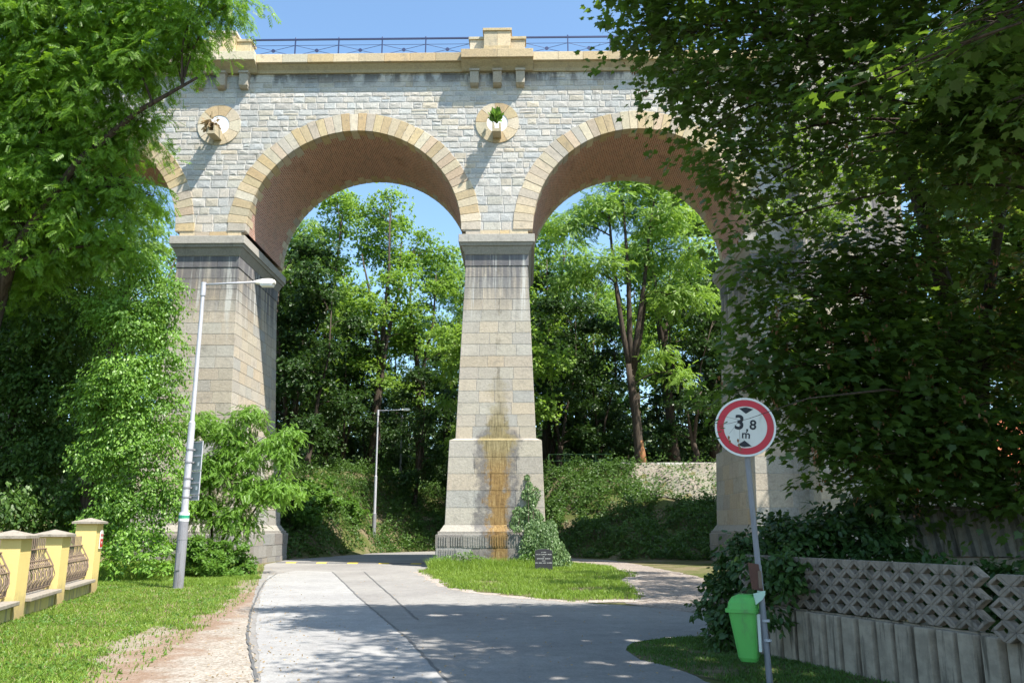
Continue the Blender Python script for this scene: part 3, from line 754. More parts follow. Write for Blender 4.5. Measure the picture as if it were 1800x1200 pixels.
def curve(a, b, sag=0.1, n=5, wob=0.06, r=rnd):
    a, b = Vector(a), Vector(b); L = (b - a).length; out = []
    off = Vector((r.uniform(-1, 1), r.uniform(-1, 1), r.uniform(0, 1))) * L * wob
    for i in range(n + 1):
        t = i / n; out.append(a + (b - a) * t + off * math.sin(t * math.pi) * 2 + Vector((0, 0, L * sag * math.sin(t * math.pi))))
    return out
def tree(name, label, cat, stems, blobs, kind, mat, leaf, dens, per=14, spread=.6, twigs=6, limb=.07, bark='bark', group=None, seeds=0, crown='crown', fork=None, **kw):
    """stems: list of (points, radii); limbs grow from the nearest stem point below each blob"""
    base = Vector(stems[0][0][0])
    root = thing(name, label, cat, base, 0, group)
    loc = lambda p: Vector(p) - base
    tb = MB(); rr = random.Random(len(blobs) * 7 + len(label))
    allp = []
    for pts, rad in stems:
        pts = [loc(p) for p in pts]; tb.tube(pts, rad, 9)
        for i in range(len(pts) - 1):
            for k in range(4):
                t = k / 4; allp.append((pts[i].lerp(pts[i + 1], t), rad[i] + (rad[i + 1] - rad[i]) * t))
    lb = [(*loc(b[:3]), *b[3:]) for b in blobs]
    P, D, N, SC, C = sprays(lb, dens, per, spread, **kw)
    if FLECK and mat == 'maple':
        k = at_fleck(P, np.array(base), FLECK); P, D, N, SC = P[k], D[k], N[k], SC[k]
    for b, cs in zip(lb, C):
        c = Vector(b[:3])
        q = min(allp, key=lambda a: (a[0] - c).length + max(0, a[0].z - c.z + .1) * 2.5)
        L = (c - q[0]).length; r0 = min(q[1] * .7, limb * (0.5 + .25 * b[3]))
        pts = curve(q[0], c, 0.08, 6, 0.05, rr); tb.tube(pts, [r0 * (1 - .75 * i / 6) for i in range(7)], 6, False)
        idx = rr.sample(range(len(cs)), min(len(cs), twigs))
        for i in idx:
            s = pts[rr.choice([3, 4, 5, 6])]
            tb.tube(curve(s, Vector(cs[i]), 0.05, 3, 0.05, rr), [r0 * .22, r0 * .18, r0 * .13, r0 * .08], 4, False)
    tb.build('trunk', M[bark], root, smooth=True)
    leaves(crown, kind, P, D, N, SC * leaf, M[mat], root)
    if seeds:
        i = NPR.choice(len(P), seeds); p = np.repeat(P[i], 7, 0) + NPR.normal(0, .035, (seeds * 7, 3)); p[:, 2] -= np.abs(NPR.normal(.05, .06, seeds * 7))
        d = NPR.normal(0, .3, (len(p), 3)); d[:, 2] = -1
        leaves('seed_clusters', 'oval', p, d, NPR.normal(size=(len(p), 3)), NPR.uniform(.045, .075, len(p)), M['seed'], root)['kind'] = 'stuff'
    return root
def blobs_px(l): return [(*at(b[0], b[1], b[2]), *b[3:]) for b in l]

# ------------------------------------------------------------------ woods behind the viaduct: prototypes and copies
def wood_proto(seed, label, kind, mat, H=24, bare=.35, spreadx=4.2, nb=16, leaf=.42, dens=17, name='woodland_tree', forks=3, group=None):
    r = random.Random(seed); NPRs = r
    st = []; h0 = H * bare
    lean = Vector((r.uniform(-.06, .06), r.uniform(-.06, .06), 0))
    trunk = [Vector((0, 0, -0.8)) + lean * z + Vector((r.uniform(-.12, .12), r.uniform(-.12, .12), z)) for z in (0, h0 * .33, h0 * .66, h0, h0 * 1.15)]
    r0 = .017 * H
    st.append((trunk, [r0 * 1.25, r0, r0 * .9, r0 * .8, r0 * .7]))
    for i in range(forks):
        a = 2 * math.pi * (i + r.random() * .6) / forks; o = Vector((math.cos(a), math.sin(a), 0)); top = H * r.uniform(.78, .98)
        p0 = trunk[-2] + Vector((0, 0, -.4 * i))
        st.append(([p0, p0 + o * .5 + Vector((0, 0, (top - h0) * .3)), p0 + o * r.uniform(.8, 1.6) + Vector((0, 0, (top - h0) * .62)), p0 + o * r.uniform(1.2, 2.6) + Vector((0, 0, top - h0))],
                   [r0 * .62, r0 * .45, r0 * .3, r0 * .1]))
    bl = []
    for i in range(nb):
        t = (i + r.random()) / nb; z = H * (bare * .8 + (1 - bare * .8) * t); w = spreadx * math.sin(math.pi * min(1, .22 + .74 * t)) ** .8
        a = r.uniform(0, 2 * math.pi); q = r.uniform(.25, 1)
        bl.append((w * q * math.cos(a), w * q * math.sin(a), z, r.uniform(1.0, 2.1) * H / 24, r.uniform(.5, .8)))
    return tree(name, label, 'tree', st, bl, kind, mat, leaf, dens, 12, 1.15, 5, .09, group=group, droop=.3, jit=.55)
WG = 'trees of the wood behind the viaduct'
BACKLBL = 'tall slender tree filling the deep wood behind the viaduct'
p1 = wood_proto(1, 'thin robinia with bright upper crown behind the left arch, beside the slender lamp', 'clump', 'wood_leaf', 25, .36, 4.4, 17, .40, 15, group=WG)
p2 = wood_proto(2, BACKLBL, 'robinia', 'wood_leaf', 24, .34, 4.0, 16, .66, 12, group=WG)
p3 = wood_proto(3, BACKLBL, 'clump', 'wood_leaf', 27, .42, 4.8, 17, .44, 14, group=WG)
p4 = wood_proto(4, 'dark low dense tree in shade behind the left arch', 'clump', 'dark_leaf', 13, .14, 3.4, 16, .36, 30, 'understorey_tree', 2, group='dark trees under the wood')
protos = {1: p1, 2: p2, 3: p3, 4: p4}
placed = set()
def put(k, px, D, sc=1.0, label=None, rz=None):
    x = (px - 900) / FPX * D * .985; z = terrain(x, D)
    rz = rnd.uniform(0, 6.28) if rz is None else rz
    o = protos[k]
    if k not in placed:
        placed.add(k); o.location = (x, D, z); o.rotation_euler = (0, 0, rz); o.scale = (sc,) * 3
        if label: o['label'] = label
        return o
    return dup(o, (x, D, z), rz, sc, label or (BACKLBL if k != 4 else DARKL))
DARKL = 'dark low dense tree in the shaded understorey of the wood'
p4['label'] = DARKL
put(1, 655, 70, 0.98, 'forked robinia with leaning trunk in the left arch, left of the slender lamp')
put(3, 560, 72, .92, 'tall bright green tree in the left arch close to the left pier')
put(2, 505, 66, .86, 'leafy robinia seen just right of the left pier')
put(1, 740, 74, .9, 'robinia with brownish thinning crown seen against the middle pier')
put(2, 790, 80, .9, 'robinia partly hidden behind the middle pier')
put(3, 960, 72, .82, 'tall dark tree directly right of the middle pier')
put(2, 1010, 78, .95, 'robinia with sunlit top left of the big forked tree')
put(1, 1190, 66, .98, 'bright leaning robinia right of the big forked tree')
put(3, 1262, 70, .95, 'leafy tree rising beside the broad right pier')
for k, px, D, sc in ((3, 430, 84, .9), (2, 600, 92, .85), (1, 700, 96, .8), (3, 850, 92, .8), (2, 930, 90, .8), (1, 1060, 94, .95), (3, 1130, 88, .95), (2, 1330, 84, 1), (1, 1420, 76, 1), (3, 1560, 70, 1.), (2, 1700, 64, 1.), (1, 300, 76, .9), (2, 200, 66, .9), (3, 90, 60, .95), (1, -30, 54, .9), (2, 1840, 56, 1.)):
    put(k, px, D, sc)
put(3, 880, 57, .80, 'tall dark tree hidden for the most part behind the middle pier')
put(2, 850, 63, .8, 'robinia half hidden behind the left edge of the middle pier')
put(4, 540, 58, 1.0, 'dark dense tree on a thin trunk at the left side of the left arch')
put(4, 730, 66, .85, 'dark understorey tree left of the middle pier foot')
put(4, 600, 70, 1.0, 'dark understorey tree behind the slender lamp')
put(4, 985, 66, 1.1, 'dark bushy tree above the green railing')
put(4, 1055, 68, 1.0, 'dark bushy tree left of the reddish trunk')
put(4, 1225, 63, 1.1, 'dark bushy tree right of the reddish trunk')
for px, D, sc in ((470, 64, 1.1), (500, 60, 1.3), (460, 70, 1.4), (570, 76, 1.3), (970, 72, 1.4), (1020, 76, 1.3), (1260, 74, 1.4), (1320, 70, 1.4), (640, 78, .9), (680, 82, .8), (790, 74, 1.0), (860, 82, 1.1), (920, 76, 1.1), (1170, 76, .8), (1290, 66, 1.1), (1100, 84, .8), (540, 84, .9), (400, 62, 1.2)):
    put(4, px, D, sc)
# the big forked tree on the right bank
b0 = at(1127, 832, 57); zt = terrain(b0.x, 57); b0 = Vector((b0.x, 57, zt - .3))
def hp(px, py, D=57): return at(px, py, D)
stems = [([b0, hp(1124, 800), hp(1119, 740), hp(1112, 690), hp(1106, 640)], [.42, .34, .31, .29, .27]),
         ([hp(1110, 660), hp(1098, 600), hp(1085, 520), hp(1075, 430), hp(1070, 370)], [.26, .2, .15, .1, .06]),
         ([hp(1108, 650), hp(1107, 590), hp(1105, 500), hp(1100, 420), hp(1095, 350)], [.26, .2, .16, .11, .06]),
         ([hp(1108, 650), hp(1120, 590), hp(1132, 500), hp(1140, 420), hp(1150, 350)], [.24, .2, .15, .1, .05]),
         ([hp(1112, 660, 57.3), hp(1128, 580, 58), hp(1135, 520, 58.5), hp(1150, 470, 59)], [.2, .14, .1, .05])]
bl = blobs_px([(1000, 400, 57, 1.6), (1050, 370, 57, 1.9), (1100, 350, 58, 2.0), (1160, 380, 57, 1.9), (1210, 440, 57, 1.7), (1060, 460, 56, 1.4), (1130, 450, 58, 1.6), (1180, 520, 57, 1.5), (1230, 520, 57, 1.3), (1010, 480, 57, 1.3), (1160, 620, 56, .9), (1195, 660, 56, .8), (1085, 300, 58, 1.8), (1160, 310, 58, 1.8)])
t = tree('forked_tree', 'large tree with reddish peeling trunk forking into four stems on bank', 'tree', stems, bl, 'robinia', 'wood_leaf', .62, 22, 12, 1.0, 6, .09, droop=.35)
rb = MB(); q0 = Vector(b0)
rb.tube([Vector((0, 0, .0)) + Vector((.06, -.03, 0)), hp(1125, 800) - q0 + Vector((.09, -.05, 0)), hp(1121, 775) - q0 + Vector((.09, -.03, 0)), hp(1119, 758) - q0 + Vector((.09, .0, 0))], [.39, .31, .27, .18], 9)
rb.build('sunlit_patch', M['bark_red'], t, smooth=True)  # sunlight on the trunk foot painted as a red-orange shell
from mathutils import noise as mnoise
# understorey cover of slopes: stuff
def scatter_cover(name, n, region, size, mat, kind='clump', lift=.25, h=.5):
    P = []
    while len(P) < n:
        x, y = region()
        if x is None or (h > .3 and mnoise.noise((x * .7, y * .7, 4)) + rnd.uniform(-.2, .2) < -.28): continue
        P.append((x, y, terrain(x, y)))
    P = np.array(P); hz = NPR.random(n) ** 1.5 * h
    wave = np.array([max(0, .45 + 1.1 * mnoise.noise((x * .55, y * .55, 7)) + .5 * mnoise.noise((x * 1.6, y * 1.6, 2))) for x, y, z in P]); P[:, 2] += lift * wave * .5 + hz * (.15 + wave)
    d = NPR.normal(0, 1, (n, 3)); d[:, 2] = np.abs(d[:, 2]) * .4 - .1; nm = NPR.normal(0, .5, (n, 3)); nm[:, 2] += .9 if h < 3 else .3; nm[:, 1] -= .4 if h < 3 else .8
    o = leaves(name, kind, P, d, nm, NPR.uniform(.6, 1.3, n) * size, M[mat]); return tag(o, kind='stuff')
def reg_right():
    x = rnd.uniform(-1, 20); d = rnd.uniform(-.6, 13.0); y = toe(x) + d
    if x > 8.2 and d > 7.6 - .2 * (x - 8.6) and rnd.random() < .84: return None, None
    return x, y
o = scatter_cover('undergrowth', 44000, reg_right, .20, 'shade_leaf', h=.9); o['label'] = 'low green undergrowth covering the right bank below the tracks'
def reg_left():
    x = rnd.uniform(-20, -1); d = rnd.uniform(-.8, 24); y = toe(x) + d
    if -15.5 < x < -12 and y < 43.5: return None, None
    return x, y
o = scatter_cover('undergrowth', 42000, reg_left, .23, 'shade_leaf', h=1.2); o['label'] = 'leafy undergrowth on the slope behind the left arch'
def reg_far():
    return rnd.uniform(-62, 62), rnd.uniform(84, 108)
o = scatter_cover('woods', 60000, reg_far, .95, 'dark_leaf', h=11, lift=2); o['label'] = 'dark far woods closing the view behind the trees'
# ballast strip, bank, green railing
mb = MB()
for i in range(40):
    xa, xb = 7.4 + i * .55, 7.4 + (i + 1) * .55
    for a, b, y0, y1 in ((xa, xb, 60.2, 63.4),):
        za, zb = 5.3, 5.3
        j = rnd.uniform(-.04, .04)
        mb.quad((a, 56.9, za - .3), (b, 56.9, zb - .3), (b, 58.2 + j, zb + .72), (a, 58.2 + j, za + .72)); mb.quad((a, 58.2 + j, za + .72), (b, 58.2 + j, zb + .72), (b, 64, zb + .72), (a, 64, za + .72))
tag(mb.build('track_ballast', M['ballast']), kind='structure')
mb = MB()
for i in range(14):
    for j in range(8):
        def q(ii, jj):
            x = 7.4 + ii * .62; y = toe(x) + 7.2 + jj * .8 - .25 * min(3, ii * .2); return (x, y, terrain(x, y) + .06)
        mb.quad(q(i, j), q(i + 1, j), q(i + 1, j + 1), q(i, j + 1))
tag(mb.build('bare_bank', M['bank'], smooth=True), kind='structure')
gr = thing('metal_railing', 'green metal railing beside the middle pier at the top of the bank', 'railing', (2.6, 61.0, 5.4))
wl_ = MB(); wl_.box(-.2, 2.0, .06, .3, -1.8, .35); wl_.build('footing_wall', M['capstone'], gr)
for i in range(5):
    p = MB(); p.bar((i * 1.15 + .1, 0, -.4), (i * 1.15 + .1, 0, 1.45), .03); p.build('post', M['rail_green'], gr)
p = MB()
for z in (1.42, .95, .5): p.bar((.1, 0, z), (4.7, 0, z), .025)
p.build('rail', M['rail_green'], gr)

# ------------------------------------------------------------------ left side trees
base = Vector((-17.2, 25.5, -.1))
stems = [([base, (-17.0, 25.4, 4), (-16.4, 25.2, 8), (-15.7, 25, 12), (-14.8, 24.6, 16), (-14, 24.2, 18.5)], [.42, .36, .3, .24, .14, .05]),
         ([(-16.6, 25.2, 7.5), (-15.4, 24.6, 10.5), (-13.6, 24, 12.8), (-11.6, 23.4, 14.2), (-9.6, 22.8, 15)], [.2, .16, .12, .08, .04])]
bl = blobs_px([(20, 40, 24, 2.6), (130, 30, 24, 2.2), (230, 20, 23.5, 1.6), (300, 30, 23, 1.2), (365, 10, 22.5, .75), (405, 5, 22.3, .5), (330, 70, 23, .8), (40, 190, 25, 2.4), (150, 150, 24, 1.9), (240, 110, 23.5, 1.2), (305, 100, 23.3, .55), (100, 290, 25, 2.2), (200, 240, 24.5, 1.2), (250, 205, 24, .55),
                (215, 330, 25, 1.0), (270, 345, 25, .4), (20, 330, 25, 2.1), (150, 400, 25.5, 1.7), (40, 460, 26, 2.0), (225, 440, 25.5, .7), (-90, 120, 25, 3), (-90, 330, 26, 3), (150, -90, 24, 2.4), (0, -120, 25, 3), (270, -70, 23, 1.6), (380, -60, 22, 1)])
tree('ash_tree', 'large ash tree with feathery bright leaves reaching over the viaduct end', 'tree', stems, bl, 'ash', 'ash', .33, 46, 15, .8, 14, .10, droop=.6, jit=.55, szj=(.5, 1.35))
base = Vector((-13.6, 27.2, -.1))
stems = [([base, (-13.7, 27.2, 3), (-13.4, 27, 6), (-13.2, 26.9, 9.6)], [.3, .27, .22, .08])]
bl = blobs_px([(250, 480, 26.5, .8, 1.1), (285, 540, 26.5, .75, 1.2), (230, 570, 26, 1.0), (290, 620, 26.5, .8, 1.2), (220, 660, 26, 1.1), (280, 700, 26.5, .9, 1.2), (180, 700, 26.5, 1.1), (235, 760, 26.3, 1.1, 1.2), (290, 780, 26.6, .7, 1.2), (180, 800, 26.5, 1.0), (270, 850, 26.5, .9, 1.2), (210, 880, 26.4, .9), (300, 880, 26.8, .6), (240, 940, 26.4, .8), (170, 930, 26.4, .8), (190, 540, 26.3, .9), (310, 500, 26.6, .35)])
tree('creeper_covered_tree', 'tree trunk wrapped to the top in dense creeper behind the near lamp', 'tree', stems, bl, 'oval', 'ivy', .105, 150, 24, .42, 5, .05, droop=.8, jit=.55, crown='creeper')
base = Vector((-17.5, 28.5, -.1))
stems = [([base, (-17.5, 28.5, 3), (-17.3, 28.6, 6.5), (-17.2, 28.8, 10)], [.2, .16, .1, .04])]
bl = blobs_px([(120, 570, 27.5, 1.7), (30, 590, 28, 1.8), (100, 680, 28.5, 1.6), (20, 700, 28.5, 1.8), (110, 790, 28.5, 1.3), (30, 810, 28, 1.5), (70, 880, 27, 1.0), (10, 890, 26, .9), (125, 885, 27, .8), (-70, 640, 28, 2.2), (-70, 800, 28, 2), (150, 640, 30, 1.8), (60, 640, 31, 2.2), (170, 760, 30, 1.6), (80, 780, 31, 2), (170, 870, 29, 1.2), (200, 560, 29, 1.4), (90, 500, 30, 2.2), (0, 520, 30, 2.2), (190, 470, 29, 1.2), (40, 860, 29, 1.3), (110, 920, 28, .9), (40, 930, 27.5, .8)])
tree('creeper_thicket', 'dark thicket of creeper and shrubs behind the yellow wall', 'shrub', stems, bl, 'oval', 'shade_leaf', .15, 80, 16, .55, 6, .05, droop=.7, jit=.55, crown='leaves')  # dark leaf colour stands for the shaded hollows
base = Vector((-10.6, 30.2, 0))
stems = [([base, (-10.7, 30.2, 1.4), (-10.9, 30.1, 3.2), (-11.4, 30, 4.6)], [.07, .055, .04, .02]), ([base, (-10.2, 30.2, 1.6), (-9.6, 30.2, 3.4), (-9.3, 30.2, 5)], [.06, .05, .035, .015]), ([base, (-9.9, 30.3, 1.2), (-8.9, 30.3, 2.8), (-8.2, 30.4, 4)], [.06, .045, .03, .015])]
bl = blobs_px([(350, 740, 30, .6), (400, 760, 30, .7), (440, 730, 30, .55), (425, 800, 30, .8), (480, 790, 30, .65), (505, 760, 30.3, .4), (370, 830, 29.8, .9), (445, 860, 30, .8), (490, 850, 30, .55), (350, 890, 29.6, .7), (410, 910, 29.8, .7), (515, 860, 30.5, .3)])
tree('robinia_shrub', 'bright young robinia with arching sprays in front of the left pier', 'shrub', stems, bl, 'robinia', 'robinia', .29, 120, 14, .5, 6, .03, droop=.6, jit=.5)
def shrub(name, label, base, bl, kind='clump', mat='weed', leaf=.2, dens=140, per=14, spread=.3, cat='shrub', group=None, **k):
    base = Vector(base); st = [([base, base + Vector((.05, 0, .3)), base + Vector((.0, .05, .7))], [.03, .022, .01])]
    return tree(name, label, cat, st, blobs_px(bl), kind, mat, leaf, dens, per, spread, 4, .02, group=group, crown='leaves', **k)
shrub('weed_thicket', 'low bright weed thicket between the near lamp and the left pier', (-10.2, 28.6, 0), [(360, 980, 28, .55), (400, 965, 29, .55), (430, 990, 29.5, .4), (375, 1000, 27.5, .4), (335, 960, 28, .5), (415, 1005, 28.3, .3)])
shrub('nettle_clump', 'leafy nettle clump against the creeper left of the near lamp', (-12.2, 26, 0), [(210, 965, 25.5, .5), (250, 985, 25.5, .45), (280, 965, 26, .5), (195, 990, 25, .35), (300, 1000, 25.5, .3)], 'oval', 'ivy', .12)
shrub('roadside_bush', 'sunny bush at the road bend behind the left pier', (-12.4, 47, 1), [(530, 900, 48, .9), (560, 870, 52, 1.2), (510, 860, 47, .8), (600, 900, 55, 1.2)], 'clump', 'weed', .4, 50, 12, .6)

# ------------------------------------------------------------------ right side trees
KM = dict(droop=.3, jit=.27, up=1.2, flat=.65, szj=(.6, 1.25))
FLECK += [(tuple(at(1480, 160, 6.4)), .34, .45), (tuple(at(1560, 140, 6.3)), .32, .45), (tuple(at(1650, 115, 6.2)), .26, .5), (tuple(at(1620, 560, 12)), .22, .6), (tuple(at(1590, 200, 10.4)), .3, .9), (tuple(at(1380, 560, 11.8)), .35, .4), (tuple(at(1240, 20, 11.8)), .4, .5), (tuple(at(1650, 930, 13)), .10, .3), (tuple(at(1610, 945, 13)), .07, .3)]
fr = random.Random(9)
FLECK += [((fr.uniform(-2.5, 3.6), fr.uniform(9.6, 16.8), 0), fr.uniform(.05, .2), 2.0) for _ in range(46)]
FLECK += [((x, fr.uniform(9.4, 11.4), .02), fr.uniform(.06, .12), 2.0) for x in (1.9, 2.2, 2.7, 3.1)]
A0 = Vector((7.6, 13.2, 0))
stems = [([A0, (7.6, 13.2, 2.2), (7.45, 13.1, 3.6), (7.1, 13.0, 5.4), (6.6, 12.8, 7.6), (6.2, 12.6, 9.6)], [.2, .17, .155, .14, .1, .05]), ([(7.5, 13.1, 3.4), (7.7, 13, 5), (8.2, 12.9, 7), (8.6, 12.6, 9)], [.1, .09, .07, .03])]
blA = blobs_px([(1500, 450, 12.3, .8), (1395, 480, 12, .5), (1590, 450, 12.5, .9), (1660, 340, 13, .8, .7, .7), (1420, 590, 12, .65), (1335, 630, 11.6, .4), (1375, 650, 11.7, .55), (1510, 640, 12, .85), (1610, 620, 12, .9), (1740, 610, 12.5, 1.0, .7, .6), (1460, 720, 11.8, .5), (1550, 750, 12, .75), (1670, 740, 12, .9), (1780, 740, 12, .9), (1500, 810, 11.8, .26), (1530, 840, 11.9, .2), (1640, 820, 12.3, .5), (1760, 830, 12.5, .5), (1330, 470, 12, .35), (1815, 490, 12.5, .9, .7, .5), (1900, 600, 12.5, 1.5), (1900, 800, 12.5, 1.2), (1290, 690, 11.6, .18), (1400, 770, 11.8, .25), (1530, 560, 12.4, .7), (1620, 560, 12.6, .7), (1450, 660, 12, .6), (1590, 690, 12.2, .7), (1400, 540, 12, .5), (1480, 770, 12, .4), (1590, 820, 12.2, .5), (1790, 880, 11.8, .45), (1590, 810, 12.6, .5), (1680, 840, 12.6, .35), (1740, 850, 12.2, .4), (1500, 790, 12.2, .35), (1560, 850, 12.5, .3), (1600, 870, 13.0, .3), (1540, 700, 12.6, .6), (1480, 600, 12.8, .6), (1440, 520, 12.6, .5), (1320, 585, 11.8, .3), (1305, 665, 11.7, .22), (1385, 715, 11.8, .32), (1430, 770, 11.9, .3), (1455, 840, 12, .22), (1340, 545, 12, .3), (1470, 690, 11.9, .45)])
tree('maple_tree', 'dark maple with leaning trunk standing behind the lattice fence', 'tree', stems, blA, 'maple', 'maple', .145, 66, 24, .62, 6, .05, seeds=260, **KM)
B0 = Vector((9.4, 10.5, 0))
stems = [([B0, (9.2, 10.6, 3), (8.6, 10.8, 6), (7.6, 11, 8.6), (6.6, 11.2, 10.8)], [.24, .2, .17, .12, .05]), ([(8.7, 10.8, 5.6), (7.2, 10.9, 7), (5.4, 11, 8.4), (3.6, 11.4, 9.2)], [.12, .1, .07, .03])]
blB = blobs_px([(1120, 55, 12, .35), (1160, 70, 12, .6), (1235, 55, 11.7, .8), (1330, 70, 11, .9), (1175, 130, 11.9, .4), (1215, 165, 11.8, .5), (1290, 190, 11.5, .75), (1385, 180, 11, .7), (1500, 90, 10.6, 1.0), (1620, 50, 10.2, 1.1), (1730, 120, 10, 1.1), (1270, 280, 11.6, .5), (1330, 330, 11.6, .65), (1240, 230, 11.7, .35), (1310, 400, 11.8, .4), (1560, 250, 10.6, 1.0), (1690, 250, 10.6, 1.1), (1790, 280, 11, 1.1), (1495, 290, 11, .5),
                (1200, -60, 11.5, 1.0), (1330, -100, 11, 1.4), (1500, -120, 10.5, 1.6), (1700, -100, 10.5, 1.7), (1250, -230, 11, 1.3), (1420, -300, 10.5, 1.6), (1650, -300, 10, 1.8), (1880, 100, 10, 1.7), (1130, -20, 12, .5)])
def shade(l, h): return [(x + .5 * h, y - .375 * h, h, r, .45, m * 2.3) for x, y, r, m in l]  # extra crown blobs placed towards the sun to shade given ground spots
blB += shade([(-4.6, 17.6, .55, .8), (-3.2, 17.4, .9, .9), (-1.6, 17.2, 1.2, 1), (.2, 17.2, 1.3, 1), (2.0, 17.4, 1.3, 1), (3.8, 17.6, 1.3, 1), (-3.2, 15.4, .6, .7), (-1.6, 15.2, .7, .7), (.2, 15.2, 1.1, 1), (2.0, 15.2, 1.2, 1), (.4, 13.4, .9, 1), (2.0, 13.2, 1.2, 1), (3.4, 14, 1.2, 1),
             (.9, 11.6, .9, 1), (2.4, 11.2, 1.1, 1), (-2.2, 12.6, .35, .6), (-1.2, 12.4, .5, .6), (-.6, 10.6, .6, .8), (.6, 9.8, .9, 1), (-1.6, 9.6, .4, .7), (3.2, 12.4, 1.1, 1), (4.4, 16, 1.2, 1), (1.6, 9.8, 1, 1), (2.6, 9.6, 1, 1), (1.2, 12.6, .9, 1)], 13)
tr_A = bpy.data.objects['maple_tree']; ta = MB(); tl = Vector(tr_A.location)
tw = [at(1420, 700, 9.6), at(1355, 722, 8.95), at(1318, 735, 8.9), at(1282, 744, 8.9), at(1262, 746, 8.9)]
ta.tube([p - tl for p in [Vector((7.45, 13.1, 3.6)), Vector((5.2, 11.3, 3.5))] + tw], [.03, .02, .008, .004, .003, .002, .0015], 5)
for a, b in ((1282, 762), (1300, 776), (1268, 730)): ta.tube([at(1300, 738, 8.9) - tl, at(a, b, 8.88) - tl], [.002, .0015], 4)
ta.build('hanging_twig', M['bark'], tr_A)
tp = [at(*q, 8.89) for q in ((1264, 742), (1272, 748), (1280, 740), (1270, 757), (1276, 752), (1266, 735), (1268, 768))]
tpn = np.array([p - tl for p in tp])
leaves('twig_leaves', 'oval', tpn, np.array([(-1, .1, -.15 + .3 * math.sin(i * 2.1)) for i in range(len(tp))]), np.array([(.1 * math.sin(i), -.5, 1) for i in range(len(tp))]), np.linspace(.05, .085, len(tp)), M['maple'], tr_A)
tp = [at(*q, 8.87) for q in ((1281, 765), (1283, 772), (1299, 778), (1297, 770), (1301, 784))]
leaves('seed_pod', 'oval', np.array([p - tl for p in tp]), np.array([(.1 * math.sin(i * 3), 0, -1) for i in range(len(tp))]), np.array([(.3 * math.sin(i), -1, 0) for i in range(len(tp))]), np.full(len(tp), .05), M['seed'], tr_A)['kind'] = 'stuff'
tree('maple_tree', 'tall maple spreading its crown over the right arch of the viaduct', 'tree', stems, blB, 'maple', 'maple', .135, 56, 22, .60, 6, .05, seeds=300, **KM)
C0 = Vector((6.8, 3.6, 0))
stems = [([C0, (6.7, 3.7, 3), (6.3, 4, 6), (5.8, 4.2, 9), (5.2, 4.2, 12)], [.25, .21, .17, .12, .05])]
blC = blobs_px([(1480, 160, 6.4, .24), (1560, 140, 6.3, .26), (1650, 110, 6.2, .35), (1700, 60, 6.2, .4), (1760, 40, 6.0, .5), (1770, 180, 6.3, .4)]) + \
      [(3.0, 5.2, 8.2, 1.1), (4.6, 5.4, 8.6, 1.5), (3.4, 3.8, 10, 1.5), (6.2, 6.2, 8.4, 1.6), (5.2, 3.2, 10.6, 2.0), (7.4, 4.4, 8, 1.9), (8.6, 6.6, 8.8, 2), (4.2, 6.6, 10.8, 1.3), (6.6, 8, 11.6, 1.6), (8.4, 2.4, 6.6, 1.8), (9.8, 5.0, 6.5, 1.8), (6.4, 1.2, 7.5, 1.6), (5, 1.2, 9, 1.5)] + \
      [(x + .5 * h, y - .375 * h, h + z, r, .5, 4.0) for x, y, z, h, r in ((2.7, 9.3, 2.7, 6, 1.3), (3.0, 8.2, .5, 8, 1.4), (3.9, 7.2, .5, 8, 1.4), (2.2, 10.6, .2, 9, 1.2), (5.5, 8.6, 1, 8.6, 1.5), (4.2, 11.2, .6, 9.4, 1.4), (2.7, 9.3, .6, 8, 1.2), (3.2, 11.4, .8, 8, 1.2), (3.6, 10.4, .8, 8.6, 1.3), (4.1, 9.2, .8, 8, 1.3), (4.6, 8, .8, 8, 1.3), (2.6, 12.6, .5, 9, 1.3), (5.2, 10.5, 1.2, 8, 1.5), (6, 12, 1.5, 8.5, 1.5), (4.6, 12.6, 1.5, 9, 1.3), (6.4, 9.6, 1.5, 8, 1.5), (5, 13.5, 3, 9, 1.5), (7, 11, 4, 7, 1.7))]  # last list: dense unseen crown blobs added to shade fence, sign and bin
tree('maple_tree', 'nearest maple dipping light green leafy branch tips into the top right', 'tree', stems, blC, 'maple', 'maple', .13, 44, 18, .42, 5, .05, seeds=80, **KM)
D0 = Vector((13.5, 9.5, 0))
stems = [([D0, (13.4, 9.5, 4), (13.2, 9.6, 8), (13, 9.8, 12)], [.25, .2, .15, .05])]
blD = [(12.2, 9.5, 5, 2.0), (13.6, 11, 7, 2.2), (12, 8.5, 8, 2.2), (11, 12.6, 8.6, 2.0), (13.8, 8, 10, 2.2), (11.6, 10.4, 10.6, 2.2), (10.4, 15, 9, 2), (12.4, 14, 6, 2), (10.6, 16.2, 5.8, 1.6), (11.4, 5.5, 7, 2.0), (10.2, 17.5, 11.5, 1.8)]
blD += shade([(4.6, 18, 1, .9), (5.4, 20, 1.2, .9), (5.2, 22.5, 1.2, .9), (3.4, 20.8, .8, .8), (2.4, 22.6, .8, .7), (1.6, 25.2, .8, .7), (5, 25.4, 1.3, .9), (4.6, 28, 1.3, .9), (2.8, 27.2, .9, .8), (3.8, 24, .9, .8), (4.6, 31, 1.2, .8), (2.6, 30.2, .8, .8), (.8, 27.4, .5, .5)], 12)
tree('maple_tree', 'maple behind the corrugated shed closing the right edge', 'tree', stems, blD, 'maple', 'maple', .17, 26, 12, .5, 5, .05, **KM)
E0 = Vector((21, 28.5, 0))
stems = [([E0, (20.8, 28.6, 5), (20.2, 29, 10), (19.6, 29.4, 16)], [.3, .25, .18, .05])]
